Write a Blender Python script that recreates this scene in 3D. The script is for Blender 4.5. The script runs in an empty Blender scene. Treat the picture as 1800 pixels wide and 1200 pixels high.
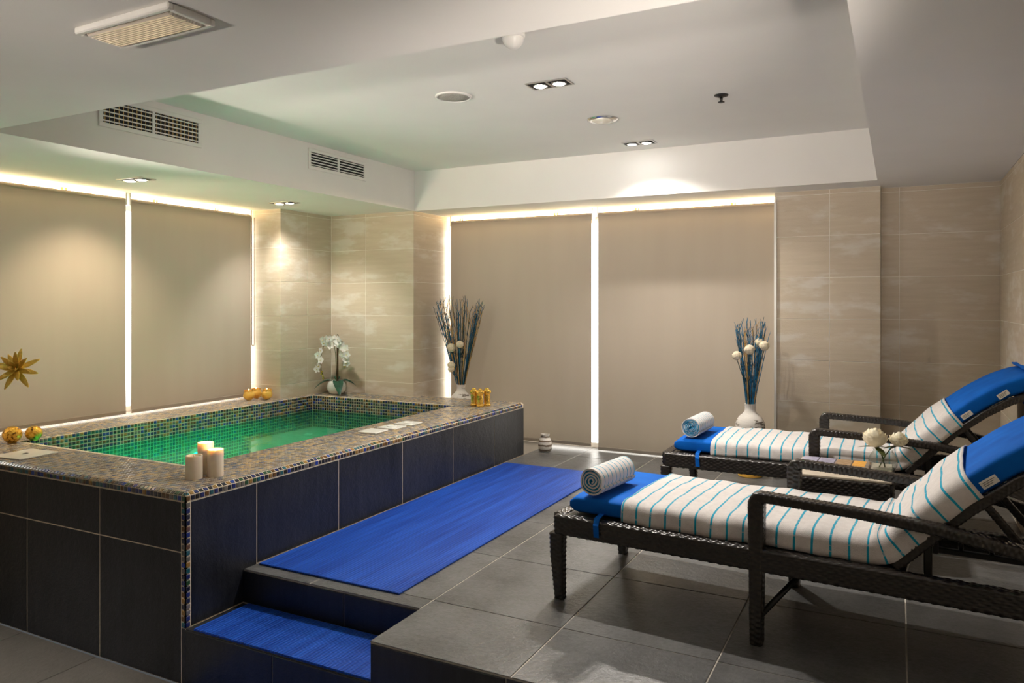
import bpy, math, random
import numpy as np
from mathutils import Vector, Matrix

R = math.radians
random.seed(7)
rng = np.random.default_rng(7)
scene = bpy.context.scene
C = scene.collection

# ------------------------------------------------------------------ camera
cam = bpy.data.cameras.new('camera')
cam.lens = 26.4
cam.sensor_width = 36
cam.shift_y = -69.0 / 1800
cam.clip_start = 0.05
cam_o = bpy.data.objects.new('camera', cam)
C.objects.link(cam_o)
cam_o.location = (0, 0, 1.36)
cam_o.rotation_euler = (R(90), 0, R(27.2))
scene.camera = cam_o

# ------------------------------------------------------------------ world, exposure
world = bpy.data.worlds.new('world')
scene.world = world
world.use_nodes = True
world.node_tree.nodes['Background'].inputs[0].default_value = (0.9, 0.95, 1.0, 1)
world.node_tree.nodes['Background'].inputs[1].default_value = 0.05
vs = scene.view_settings
vs.view_transform = 'Standard'
vs.look = 'None'
vs.gamma = 1
vs.exposure = 0.70
vs.use_curve_mapping = False
scene.cycles.max_bounces = 7
scene.cycles.diffuse_bounces = 4
scene.cycles.use_adaptive_sampling = True
scene.cycles.adaptive_threshold = 0.02
scene.cycles.transparent_max_bounces = 16
scene.cycles.caustics_reflective = False
scene.cycles.caustics_refractive = False
scene.cycles.use_denoising = True
scene.cycles.sample_clamp_indirect = 6.0

SPOT_W = 44.0            # one lamp of a twin downlight
UP_W = 820.0             # added fill uplights out of view, they brighten the ceilings
LED_STRENGTH = 26.0       # warm strip above the blinds
PANE_STRENGTH = 4.0      # daylight window pane behind the blinds
POOL_W = 31.0             # green underwater lamps
POOL_STRENGTH = 5.0     # green underwater lamps

# ------------------------------------------------------------------ levels taken from the photograph
ZC, ZU, ZT, ZW, ZL = 2.225, 2.60, 0.465, 0.325, -0.437
PX, PY0, PY1 = -2.97, 2.43, 6.02          # pool: long face, front face, far end
IX0, IX1, IY0, IY1 = -5.02, -3.43, 2.86, 5.57   # pool opening


# ================================================================== materials
def _nodes(name):
    m = bpy.data.materials.new(name)
    m.use_nodes = True
    nt = m.node_tree
    b = nt.nodes['Principled BSDF']
    return m, nt, b


def N(nt, kind, **kw):
    n = nt.nodes.new(kind)
    for k, v in kw.items():
        if k.startswith('i_'):
            key = k[2:]
            n.inputs[int(key) if key.isdigit() else key.replace('_', ' ')].default_value = v
        else:
            setattr(n, k, v)
    return n


def pos(nt):
    return N(nt, 'ShaderNodeNewGeometry').outputs['Position']


def ramp(nt, fac, stops, interp='LINEAR'):
    r = N(nt, 'ShaderNodeValToRGB')
    r.color_ramp.interpolation = interp
    el = r.color_ramp.elements
    while len(el) < len(stops):
        el.new(0.5)
    for e, (p, c) in zip(el, stops):
        e.position = p
        e.color = (c[0], c[1], c[2], 1)
    nt.links.new(fac, r.inputs[0])
    return r.outputs[0]


def noise(nt, vec, scale, detail=3, rough=0.5):
    n = N(nt, 'ShaderNodeTexNoise', i_Scale=scale, i_Detail=detail, i_Roughness=rough)
    nt.links.new(vec, n.inputs['Vector'])
    return n.outputs['Fac']


def bump(nt, b, h, strength=0.2, dist=0.01):
    bp = N(nt, 'ShaderNodeBump', i_Strength=strength, i_Distance=dist)
    nt.links.new(h, bp.inputs['Height'])
    nt.links.new(bp.outputs[0], b.inputs['Normal'])
    return bp


def mapped(nt, vec, scale=(1, 1, 1), rot=(0, 0, 0)):
    mp = N(nt, 'ShaderNodeMapping')
    mp.inputs['Scale'].default_value = scale
    mp.inputs['Rotation'].default_value = rot
    nt.links.new(vec, mp.inputs['Vector'])
    return mp.outputs[0]


def mixrgb(nt, fac, a, b2, mode='MIX'):
    n = N(nt, 'ShaderNodeMix', data_type='RGBA', blend_type=mode)
    for sock, v in ((n.inputs[0], fac), (n.inputs[6], a), (n.inputs[7], b2)):
        if hasattr(v, 'links'):
            nt.links.new(v, sock)
        else:
            sock.default_value = v if not isinstance(v, tuple) else (v[0], v[1], v[2], 1)
    return n.outputs[2]


def math_n(nt, op, a, b2=0.0, c=0.0):
    n = N(nt, 'ShaderNodeMath', operation=op)
    for sock, v in zip(n.inputs, (a, b2, c)):
        if hasattr(v, 'links'):
            nt.links.new(v, sock)
        else:
            sock.default_value = v
    return n.outputs[0]


def plain(name, col, rough=0.5, metal=0.0, var=0.06, scale=20, bmp=0.0, bscale=200, spec=0.5, coat=0.0):
    m, nt, b = _nodes(name)
    p = pos(nt)
    f = noise(nt, p, scale)
    lo = tuple(c * (1 - var) for c in col)
    hi = tuple(min(1, c * (1 + var)) for c in col)
    nt.links.new(ramp(nt, f, [(0.3, lo), (0.7, hi)]), b.inputs['Base Color'])
    b.inputs['Roughness'].default_value = rough
    b.inputs['Metallic'].default_value = metal
    b.inputs['Specular IOR Level'].default_value = spec
    b.inputs['Coat Weight'].default_value = coat
    if bmp:
        bump(nt, b, noise(nt, p, bscale, 2), bmp, 0.004)
    return m


def emit(name, col, strength):
    m, nt, b = _nodes(name)
    nt.nodes.remove(b)
    e = N(nt, 'ShaderNodeEmission')
    e.inputs[0].default_value = (*col, 1)
    e.inputs[1].default_value = strength
    nt.links.new(e.outputs[0], nt.nodes['Material Output'].inputs[0])
    return m


M = {}
M['ceiling'] = plain('ceiling_paint', (0.80, 0.78, 0.745), 0.85, var=0.015, scale=3, bmp=0.05, bscale=60, spec=0.2)
M['white'] = plain('white_plastic', (0.78, 0.76, 0.72), 0.4, var=0.02)
M['recess_shade'] = plain('recess_shade', (0.012, 0.012, 0.012), 0.8, var=0.1)  # near-black that stands for the shade inside fixture and grille openings
M['black'] = plain('black_metal', (0.012, 0.011, 0.010), 0.4, var=0.1)
M['chrome'] = plain('chrome', (0.75, 0.74, 0.72), 0.18, 1.0, var=0.02)
M['gold_matt'] = plain('gold_paint', (0.95, 0.58, 0.10), 0.3, 0.3, var=0.15, scale=60)
M['gold'] = plain('gold_leaf', (1.0, 0.58, 0.12), 0.14, 0.9, var=0.12, scale=60, bmp=0.15, bscale=90)
M['grout_light'] = plain('grout_light', (0.50, 0.46, 0.40), 0.85, var=0.2, scale=12)
M['grout_mosaic'] = plain('grout_mosaic', (0.72, 0.61, 0.46), 0.7, var=0.12, scale=25)
M['grout_wall'] = plain('grout_wall', (0.82, 0.78, 0.70), 0.9, var=0.08, scale=9)
M['steel'] = plain('brushed_steel', (0.55, 0.54, 0.52), 0.3, 1.0, var=0.05)


def stone_wall():
    m, nt, b = _nodes('beige_stone_tile')
    p = pos(nt)
    st = noise(nt, mapped(nt, p, (2.5, 2.5, 30)), 1.2, 5, 0.6)
    cl = noise(nt, mapped(nt, p, (1, 1, 3)), 2.6, 4, 0.6)
    base = ramp(nt, st, [(0.25, (0.56, 0.47, 0.355)), (0.75, (0.64, 0.55, 0.43))])
    worn = ramp(nt, cl, [(0.52, (0, 0, 0)), (0.64, (1, 1, 1))])
    oi = N(nt, 'ShaderNodeObjectInfo').outputs['Random']
    tint = ramp(nt, oi, [(0, (0.93, 0.93, 0.93)), (1, (1, 1, 1))])
    c = mixrgb(nt, math_n(nt, 'MULTIPLY', worn, 0.6), base, (0.74, 0.70, 0.63))
    nt.links.new(mixrgb(nt, 1.0, c, tint, 'MULTIPLY'), b.inputs['Base Color'])
    b.inputs['Roughness'].default_value = 0.7
    b.inputs['Specular IOR Level'].default_value = 0.3
    bump(nt, b, math_n(nt, 'ADD', st, noise(nt, p, 130, 2)), 0.28, 0.004)
    return m


def slate(name, lo, hi, rough, streak=False, gloss_var=0.12, spec=0.5):
    m, nt, b = _nodes(name)
    p = pos(nt)
    f = noise(nt, p, 3.5, 6, 0.65)
    g = noise(nt, p, 45, 4, 0.7)
    s = noise(nt, mapped(nt, p, (26, 26, 1.6)), 1.0, 4, 0.6) if streak else g
    v = math_n(nt, 'ADD', math_n(nt, 'MULTIPLY', f, 0.6), math_n(nt, 'MULTIPLY', s, 0.4))
    oi = N(nt, 'ShaderNodeObjectInfo').outputs['Random']
    v = math_n(nt, 'ADD', v, math_n(nt, 'MULTIPLY', math_n(nt, 'SUBTRACT', oi, 0.5), 0.10))
    nt.links.new(ramp(nt, v, [(0.33, lo), (0.66, hi)]), b.inputs['Base Color'])
    rr = math_n(nt, 'ADD', rough - gloss_var / 2, math_n(nt, 'MULTIPLY', f, gloss_var))
    nt.links.new(rr, b.inputs['Roughness'])
    b.inputs['Specular IOR Level'].default_value = spec
    bump(nt, b, math_n(nt, 'ADD', g, math_n(nt, 'MULTIPLY', noise(nt, p, 12, 4, 0.7), 1.5)), 0.40, 0.006)
    return m


M['stone'] = stone_wall()
M['floor_tile'] = slate('slate_floor_tile', (0.056, 0.056, 0.056), (0.160, 0.160, 0.160), 0.36)
M['lower_tile'] = slate('taupe_floor_tile', (0.12, 0.11, 0.098), (0.17, 0.156, 0.14), 0.55)
M['pool_tile'] = slate('black_pool_tile', (0.006, 0.007, 0.009), (0.026, 0.027, 0.033), 0.36, streak=True)

TILE_RAMP = [(0.0, (0.010, 0.012, 0.030)), (0.20, (0.012, 0.022, 0.13)), (0.33, (0.015, 0.05, 0.30)),
             (0.42, (0.012, 0.10, 0.13)), (0.52, (0.02, 0.075, 0.035)), (0.62, (0.13, 0.06, 0.015)),
             (0.76, (0.30, 0.17, 0.045)), (0.87, (0.14, 0.13, 0.115)), (0.95, (0.01, 0.01, 0.012))]


DECK_RAMP = [(0.0, (0.20, 0.165, 0.13)), (0.22, (0.34, 0.28, 0.21)), (0.45, (0.46, 0.36, 0.24)), (0.62, (0.28, 0.26, 0.25)),
             (0.78, (0.17, 0.19, 0.23)), (0.86, (0.50, 0.35, 0.17)), (0.96, (0.09, 0.11, 0.17))]


def mosaic(name, use_attr, stops=TILE_RAMP):
    m, nt, b = _nodes(name)
    if use_attr:
        a = N(nt, 'ShaderNodeAttribute', attribute_name='rnd')
        f = a.outputs['Fac']
    else:
        f = N(nt, 'ShaderNodeObjectInfo').outputs['Random']
    nt.links.new(ramp(nt, f, stops, 'CONSTANT'), b.inputs['Base Color'])
    b.inputs['Roughness'].default_value = 0.12
    b.inputs['Specular IOR Level'].default_value = 0.7
    b.inputs['Coat Weight'].default_value = 0.3
    b.inputs['Coat Roughness'].default_value = 0.06
    return m


M['mosaic'] = mosaic('glass_mosaic', True)
M['mosaic_deck'] = mosaic('deck_mosaic', True, DECK_RAMP)
M['mosaic_one'] = mosaic('glass_mosaic_single', False)


def fabric_blind():
    m, nt, b = _nodes('blind_fabric')
    p = pos(nt)
    f = noise(nt, mapped(nt, p, (6, 6, 0.7)), 1.0, 3)
    col = ramp(nt, f, [(0.3, (0.312, 0.268, 0.224)), (0.7, (0.326, 0.282, 0.236))])
    nt.links.new(col, b.inputs['Base Color'])
    b.inputs['Roughness'].default_value = 0.75
    b.inputs['Specular IOR Level'].default_value = 0.25
    bump(nt, b, noise(nt, p, 500, 1), 0.08, 0.002)
    tr = N(nt, 'ShaderNodeBsdfTranslucent')
    tr.inputs[0].default_value = (0.62, 0.50, 0.36, 1)
    mx = N(nt, 'ShaderNodeMixShader')
    mx.inputs[0].default_value = 0.04
    nt.links.new(b.outputs[0], mx.inputs[1])
    nt.links.new(tr.outputs[0], mx.inputs[2])
    nt.links.new(mx.outputs[0], nt.nodes['Material Output'].inputs[0])
    return m


M['blind'] = fabric_blind()


def wicker():
    m, nt, b = _nodes('black_wicker')
    p = pos(nt)
    f = noise(nt, p, 70, 2)
    nt.links.new(ramp(nt, f, [(0.3, (0.009, 0.007, 0.006)), (0.7, (0.028, 0.022, 0.018))]), b.inputs['Base Color'])
    b.inputs['Roughness'].default_value = 0.30
    b.inputs['Specular IOR Level'].default_value = 0.6
    return m


M['wicker'] = wicker()


def blue_fabric():
    m, nt, b = _nodes('royal_blue_fabric')
    p = pos(nt)
    f = noise(nt, p, 9, 3)
    nt.links.new(ramp(nt, f, [(0.3, (0.001, 0.095, 0.45)), (0.7, (0.002, 0.125, 0.55))]), b.inputs['Base Color'])
    b.inputs['Roughness'].default_value = 0.75
    b.inputs['Specular IOR Level'].default_value = 0.12
    b.inputs['Sheen Weight'].default_value = 0.0
    bump(nt, b, math_n(nt, 'ADD', noise(nt, p, 420, 2), math_n(nt, 'MULTIPLY', noise(nt, p, 16, 2), 3.0)), 0.16, 0.004)
    return m


M['blue_fabric'] = blue_fabric()


def towel_mat(name, pitch, width):
    """white terry with thin broken turquoise stripes across the u direction (uv in metres)"""
    m, nt, b = _nodes(name)
    uv = N(nt, 'ShaderNodeUVMap').outputs[0]
    sep = N(nt, 'ShaderNodeSeparateXYZ')
    nt.links.new(uv, sep.inputs[0])
    u, v = sep.outputs[0], sep.outputs[1]
    wob = math_n(nt, 'MULTIPLY', math_n(nt, 'SUBTRACT', noise(nt, uv, 9, 2), 0.5), 0.006)
    fr = math_n(nt, 'FRACT', math_n(nt, 'DIVIDE', math_n(nt, 'ADD', u, wob), pitch))
    line = math_n(nt, 'LESS_THAN', fr, width / pitch)
    dash = math_n(nt, 'GREATER_THAN', noise(nt, mapped(nt, uv, (14, 60, 1)), 1.0, 1), 0.36)
    msk = math_n(nt, 'MULTIPLY', line, math_n(nt, 'ADD', 0.62, math_n(nt, 'MULTIPLY', dash, 0.38)))
    p = pos(nt)
    base = ramp(nt, noise(nt, p, 40, 3), [(0.3, (0.63, 0.59, 0.575)), (0.7, (0.71, 0.67, 0.655))])
    nt.links.new(mixrgb(nt, msk, base, (0.012, 0.34, 0.52)), b.inputs['Base Color'])
    b.inputs['Roughness'].default_value = 0.95
    b.inputs['Specular IOR Level'].default_value = 0.1
    b.inputs['Sheen Weight'].default_value = 0.2
    bump(nt, b, noise(nt, p, 330, 3), 0.5, 0.004)
    return m


M['towel'] = towel_mat('striped_towel', 0.066, 0.0085)
M['towel_roll'] = towel_mat('striped_towel_roll', 0.038, 0.006)
M['terry'] = plain('white_terry', (0.70, 0.655, 0.62), 0.95, var=0.08, scale=60, bmp=0.5, bscale=350, spec=0.1)
M['towel_back'] = plain('turquoise_terry', (0.012, 0.22, 0.42), 0.95, var=0.25, scale=90, bmp=0.5, bscale=350, spec=0.1)


def rib_mat():
    m, nt, b = _nodes('blue_ribbed_mat')
    p = pos(nt)
    w = N(nt, 'ShaderNodeTexWave', wave_type='BANDS', bands_direction='X', i_Scale=17.0, i_Distortion=0.6, i_Detail=1.0)
    w.inputs['Detail Scale'].default_value = 0.4
    nt.links.new(p, w.inputs['Vector'])
    w2 = N(nt, 'ShaderNodeTexWave', wave_type='BANDS', bands_direction='Y', i_Scale=34.0, i_Distortion=1.2, i_Detail=1.0)
    w2.inputs['Detail Scale'].default_value = 0.5
    nt.links.new(p, w2.inputs['Vector'])
    h = math_n(nt, 'ADD', w.outputs['Fac'], math_n(nt, 'MULTIPLY', w2.outputs['Fac'], 0.8))
    st = noise(nt, mapped(nt, p, (22, 1.2, 1)), 1.0, 4, 0.65)
    v = math_n(nt, 'ADD', math_n(nt, 'MULTIPLY', st, 0.75), math_n(nt, 'MULTIPLY', h, 0.14))
    nt.links.new(ramp(nt, v, [(0.34, (0.001, 0.028, 0.24)), (0.66, (0.014, 0.095, 0.52))]), b.inputs['Base Color'])
    b.inputs['Roughness'].default_value = 0.42
    b.inputs['Specular IOR Level'].default_value = 0.35
    bump(nt, b, h, 0.55, 0.003)
    return m


M['mat'] = rib_mat()


def water_mat():
    m, nt, b = _nodes('pool_water')
    nt.nodes.remove(b)
    p = pos(nt)
    h = math_n(nt, 'ADD', noise(nt, p, 4.0, 2), math_n(nt, 'MULTIPLY', noise(nt, p, 15, 2), 0.3))
    bp = N(nt, 'ShaderNodeBump', i_Strength=0.10, i_Distance=0.05)
    nt.links.new(h, bp.inputs['Height'])
    fr = N(nt, 'ShaderNodeFresnel', i_IOR=1.33)
    nt.links.new(bp.outputs[0], fr.inputs['Normal'])
    tr = N(nt, 'ShaderNodeBsdfTransparent')
    tr.inputs[0].default_value = (0.45, 0.97, 0.80, 1)
    gl = N(nt, 'ShaderNodeBsdfGlossy')
    gl.inputs['Roughness'].default_value = 0.02
    nt.links.new(bp.outputs[0], gl.inputs['Normal'])
    df = N(nt, 'ShaderNodeBsdfTranslucent')            # slightly cloudy green water
    df.inputs[0].default_value = (0.0, 0.62, 0.40, 1)
    cl = N(nt, 'ShaderNodeMixShader', i_0=0.34)
    nt.links.new(tr.outputs[0], cl.inputs[1])
    nt.links.new(df.outputs[0], cl.inputs[2])
    mx = N(nt, 'ShaderNodeMixShader')
    nt.links.new(math_n(nt, 'MULTIPLY', fr.outputs[0], 0.6), mx.inputs[0])
    nt.links.new(cl.outputs[0], mx.inputs[1])
    nt.links.new(gl.outputs[0], mx.inputs[2])
    nt.links.new(mx.outputs[0], nt.nodes['Material Output'].inputs[0])
    return m


M['water'] = water_mat()


def glass_mat(name, tint):
    m, nt, b = _nodes(name)
    nt.nodes.remove(b)
    lw = N(nt, 'ShaderNodeLayerWeight', i_Blend=0.5)
    fc = math_n(nt, 'ADD', 0.05, math_n(nt, 'MULTIPLY', math_n(nt, 'POWER', lw.outputs['Facing'], 3.0), 0.8))
    tr = N(nt, 'ShaderNodeBsdfTransparent')
    tr.inputs[0].default_value = (*tint, 1)
    gl = N(nt, 'ShaderNodeBsdfGlossy')
    gl.inputs['Roughness'].default_value = 0.03
    mx = N(nt, 'ShaderNodeMixShader')
    nt.links.new(fc, mx.inputs[0])
    nt.links.new(tr.outputs[0], mx.inputs[1])
    nt.links.new(gl.outputs[0], mx.inputs[2])
    nt.links.new(mx.outputs[0], nt.nodes['Material Output'].inputs[0])
    return m


M['glass'] = glass_mat('clear_glass', (0.86, 0.89, 0.87))
M['led'] = emit('led_strip_light', (1.0, 0.74, 0.40), LED_STRENGTH)
M['pane'] = emit('daylight_pane', (1.0, 0.96, 0.88), PANE_STRENGTH)
M['spot_lamp'] = emit('spot_lamp_face', (1.0, 0.98, 0.95), 30.0)
M['spot_off'] = plain('spot_lamp_dim', (0.7, 0.66, 0.56), 0.2, var=0.1)
M['pool_lamp'] = emit('green_pool_lamp', (0.0, 1.0, 0.42), POOL_STRENGTH)
M['clip'] = plain('amber_clip', (0.55, 0.36, 0.12), 0.4, var=0.1)
M['led_bulb'] = emit('candle_flame_led', (1.0, 0.62, 0.18), 14.0)


def wax(name, col, sub):
    m, nt, b = _nodes(name)
    p = pos(nt)
    nt.links.new(ramp(nt, noise(nt, p, 30, 3), [(0.3, tuple(c * 0.93 for c in col)), (0.7, col)]), b.inputs['Base Color'])
    b.inputs['Roughness'].default_value = 0.5
    b.inputs['Subsurface Weight'].default_value = sub
    b.inputs['Subsurface Radius'].default_value = (0.03, 0.02, 0.01)
    b.inputs['Subsurface Scale'].default_value = 1.0
    return m


M['wax'] = wax('ivory_wax', (0.80, 0.70, 0.56), 0.35)
M['wax_yellow'] = wax('amber_wax', (1.0, 0.56, 0.10), 0.35)
M['petal_white'] = plain('white_petal', (0.82, 0.80, 0.78), 0.6, var=0.05, scale=60)
M['petal_cream'] = plain('cream_petal', (0.90, 0.83, 0.64), 0.6, var=0.1, scale=50)
M['puff'] = plain('dried_cream_flower', (0.78, 0.68, 0.50), 0.9, var=0.2, scale=110, bmp=0.8, bscale=140)
M['leaf'] = plain('dark_leaf', (0.012, 0.075, 0.045), 0.35, var=0.3, scale=30)
M['leaf_olive'] = plain('olive_leaf', (0.07, 0.085, 0.018), 0.45, var=0.3, scale=40)
M['stem'] = plain('green_stem', (0.06, 0.08, 0.02), 0.5, var=0.3, scale=60)
M['bud'] = plain('yellow_bud', (0.50, 0.42, 0.05), 0.5, var=0.2)
M['stake'] = plain('brown_stake', (0.10, 0.05, 0.018), 0.6, var=0.4, scale=70)
M['ceramic'] = plain('white_ceramic', (0.80, 0.80, 0.76), 0.2, var=0.03)
M['twig_blue'] = plain('blue_twig', (0.006, 0.13, 0.26), 0.7, var=0.5, scale=40)
M['twig_teal'] = plain('dark_teal_twig', (0.006, 0.045, 0.06), 0.7, var=0.5, scale=40)
M['twig_gold'] = plain('golden_twig', (0.50, 0.31, 0.10), 0.65, var=0.35, scale=60)
M['wheel'] = plain('pale_wheel', (0.62, 0.48, 0.26), 0.5, var=0.1)
M['table_top'] = plain('stone_table_top', (0.60, 0.52, 0.42), 0.25, var=0.08)
M['paper'] = plain('paper', (0.75, 0.73, 0.70), 0.7, var=0.03)
M['label'] = plain('care_label', (0.78, 0.76, 0.72), 0.7, var=0.04)
M['label_ink'] = plain('label_ink', (0.12, 0.12, 0.12), 0.7, var=0.04)


def vase_mat():
    m, nt, b = _nodes('distressed_vase')
    p = pos(nt)
    f = noise(nt, mapped(nt, p, (8, 8, 30)), 1.0, 6, 0.7)
    z = N(nt, 'ShaderNodeSeparateXYZ')
    nt.links.new(N(nt, 'ShaderNodeTexCoord').outputs['Object'], z.inputs[0])
    low = N(nt, 'ShaderNodeMapRange', i_1=0.44, i_2=0.38)
    nt.links.new(z.outputs[2], low.inputs[0])
    thr = math_n(nt, 'SUBTRACT', 0.60, math_n(nt, 'MULTIPLY', low.outputs[0], 0.14))
    worn = math_n(nt, 'GREATER_THAN', f, thr)
    nt.links.new(mixrgb(nt, worn, (0.74, 0.70, 0.65), (0.20, 0.17, 0.14)), b.inputs['Base Color'])
    b.inputs['Roughness'].default_value = 0.75
    bump(nt, b, f, 0.5, 0.01)
    return m


M['vase'] = vase_mat()


def ring_jar_mat():
    m, nt, b = _nodes('banded_jar')
    z = N(nt, 'ShaderNodeSeparateXYZ')
    nt.links.new(N(nt, 'ShaderNodeTexCoord').outputs['Object'], z.inputs[0])
    p = pos(nt)
    f = math_n(nt, 'ADD', math_n(nt, 'MULTIPLY', z.outputs[2], 26.0), math_n(nt, 'MULTIPLY', noise(nt, p, 14, 3), 0.6))
    band = math_n(nt, 'GREATER_THAN', math_n(nt, 'FRACT', f), 0.62)
    nt.links.new(mixrgb(nt, band, (0.76, 0.72, 0.66), (0.20, 0.15, 0.11)), b.inputs['Base Color'])
    b.inputs['Roughness'].default_value = 0.4
    return m


M['ring_jar'] = ring_jar_mat()


def globe_mat():
    m, nt, b = _nodes('gold_mosaic_globe')
    v = N(nt, 'ShaderNodeTexVoronoi', i_Scale=70.0)
    nt.links.new(pos(nt), v.inputs['Vector'])
    col = ramp(nt, v.outputs['Distance'], [(0.2, (1.0, 0.62, 0.10)), (0.6, (0.95, 0.48, 0.05)), (0.85, (0.12, 0.06, 0.01))])
    nt.links.new(col, b.inputs['Base Color'])
    b.inputs['Roughness'].default_value = 0.15
    b.inputs['Metallic'].default_value = 0.5
    bump(nt, b, v.outputs['Distance'], 0.5, 0.006)
    return m


M['globe'] = globe_mat()


def lamp_lens():
    m, nt, b = _nodes('ribbed_lens')
    w = N(nt, 'ShaderNodeTexWave', wave_type='BANDS', bands_direction='Y', i_Scale=28.0)
    nt.links.new(pos(nt), w.inputs['Vector'])
    nt.links.new(ramp(nt, w.outputs['Fac'], [(0, (0.50, 0.44, 0.36)), (1, (0.66, 0.59, 0.50))]), b.inputs['Base Color'])
    b.inputs['Roughness'].default_value = 0.15
    bump(nt, b, w.outputs['Fac'], 0.5, 0.006)
    return m


M['lens'] = lamp_lens()


def speaker_mesh():
    m, nt, b = _nodes('speaker_mesh')
    v = N(nt, 'ShaderNodeTexVoronoi', i_Scale=260.0)
    nt.links.new(pos(nt), v.inputs['Vector'])
    nt.links.new(ramp(nt, v.outputs['Distance'], [(0.2, (0.16, 0.15, 0.135)), (0.6, (0.42, 0.40, 0.36))]), b.inputs['Base Color'])
    b.inputs['Roughness'].default_value = 0.6
    return m


M['speaker'] = speaker_mesh()


# ================================================================== mesh helpers
class MB:
    def __init__(self):
        self.v, self.f, self.m, self.uv = [], [], [], {}
        self.cur = 0

    def add(self, vs_, fs):
        o = len(self.v)
        self.v += [tuple(p) for p in vs_]
        for q in fs:
            self.f.append(tuple(i + o for i in q))
            self.m.append(self.cur)
        return self

    def box(self, x0, x1, y0, y1, z0, z1, mat=None):
        vs_ = [(x0, y0, z0), (x1, y0, z0), (x1, y1, z0), (x0, y1, z0), (x0, y0, z1), (x1, y0, z1), (x1, y1, z1), (x0, y1, z1)]
        if mat is not None:
            vs_ = [mat @ Vector(p) for p in vs_]
        return self.add(vs_, [(0, 3, 2, 1), (4, 5, 6, 7), (0, 1, 5, 4), (1, 2, 6, 5), (2, 3, 7, 6), (3, 0, 4, 7)])

    def rbox(self, x0, x1, y0, y1, z0, z1, r, mat=None):
        """box with chamfered edges"""
        pts = []
        c = [(x0 + x1) / 2, (y0 + y1) / 2, (z0 + z1) / 2]
        hx, hy, hz = (x1 - x0) / 2, (y1 - y0) / 2, (z1 - z0) / 2
        import itertools
        idx = {}
        for sx, sy, sz in itertools.product((-1, 1), repeat=3):
            for a in range(3):
                d = [hx - r, hy - r, hz - r]
                d[a] += r
                idx[(sx, sy, sz, a)] = len(pts)
                p = (c[0] + sx * d[0], c[1] + sy * d[1], c[2] + sz * d[2])
                pts.append(mat @ Vector(p) if mat is not None else p)
        F = []
        q = [(-1, -1), (1, -1), (1, 1), (-1, 1)]
        for a in range(3):
            b_, c_ = (a + 1) % 3, (a + 2) % 3
            for s in (-1, 1):
                poly = []
                for u, w in q:
                    k = [0, 0, 0]
                    k[a], k[b_], k[c_] = s, u, w
                    poly.append(idx[(*k, a)])
                F.append(poly if s > 0 else poly[::-1])
        for a in range(3):
            b_, c_ = (a + 1) % 3, (a + 2) % 3
            for u, w in itertools.product((-1, 1), repeat=2):
                k1 = [0, 0, 0]; k1[b_], k1[c_] = u, w
                ka, kb = list(k1), list(k1)
                ka[a], kb[a] = -1, 1
                poly = [idx[(*ka, b_)], idx[(*kb, b_)], idx[(*kb, c_)], idx[(*ka, c_)]]
                F.append(poly if u * w < 0 else poly[::-1])
        for s in itertools.product((-1, 1), repeat=3):
            poly = [idx[(*s, 0)], idx[(*s, 1)], idx[(*s, 2)]]
            F.append(poly if s[0] * s[1] * s[2] > 0 else poly[::-1])
        return self.add(pts, F)

    def lathe(self, prof, n=24, c=(0, 0, 0), mat=None, cap=True):
        vs_, fs = [], []
        for r, z in prof:
            for i in range(n):
                a = 2 * math.pi * i / n
                p = Vector((c[0] + r * math.cos(a), c[1] + r * math.sin(a), c[2] + z))
                vs_.append(mat @ p if mat is not None else p)
        for k in range(len(prof) - 1):
            for i in range(n):
                j = (i + 1) % n
                fs.append((k * n + i, k * n + j, (k + 1) * n + j, (k + 1) * n + i))
        if cap:
            fs.append(tuple(range(n))[::-1])
            fs.append(tuple((len(prof) - 1) * n + i for i in range(n)))
        return self.add(vs_, fs)

    def tube(self, pts, rad, n=8, cap=True):
        pts = [Vector(p) for p in pts]
        rads = rad if isinstance(rad, (list, tuple)) else [rad] * len(pts)
        vs_, fs = [], []
        up = None
        for k, p in enumerate(pts):
            t = (pts[min(k + 1, len(pts) - 1)] - pts[max(k - 1, 0)]).normalized()
            if up is None:
                up = Vector((0, 0, 1)) if abs(t.z) < 0.9 else Vector((1, 0, 0))
            a = t.cross(up)
            if a.length < 1e-6:
                a = t.orthogonal()
            a.normalize()
            b_ = a.cross(t).normalized()
            up = b_
            for i in range(n):
                w = 2 * math.pi * i / n
                vs_.append(p + (a * math.cos(w) + b_ * math.sin(w)) * rads[k])
        for k in range(len(pts) - 1):
            for i in range(n):
                j = (i + 1) % n
                fs.append((k * n + i, k * n + j, (k + 1) * n + j, (k + 1) * n + i))
        if cap:
            fs.append(tuple(range(n))[::-1])
            fs.append(tuple((len(pts) - 1) * n + i for i in range(n)))
        return self.add(vs_, fs)

    def ball(self, c, r, n=12, k=8, sc=(1, 1, 1), jit=0.0):
        prof = []
        vs_, fs = [], []
        for a in range(k + 1):
            th = math.pi * a / k
            for i in range(n):
                ph = 2 * math.pi * i / n
                rr = r * (1 + random.uniform(-jit, jit))
                vs_.append((c[0] + sc[0] * rr * math.sin(th) * math.cos(ph), c[1] + sc[1] * rr * math.sin(th) * math.sin(ph), c[2] - sc[2] * rr * math.cos(th)))
        for a in range(k):
            for i in range(n):
                j = (i + 1) % n
                fs.append((a * n + i, a * n + j, (a + 1) * n + j, (a + 1) * n + i))
        return self.add(vs_, fs)

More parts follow.
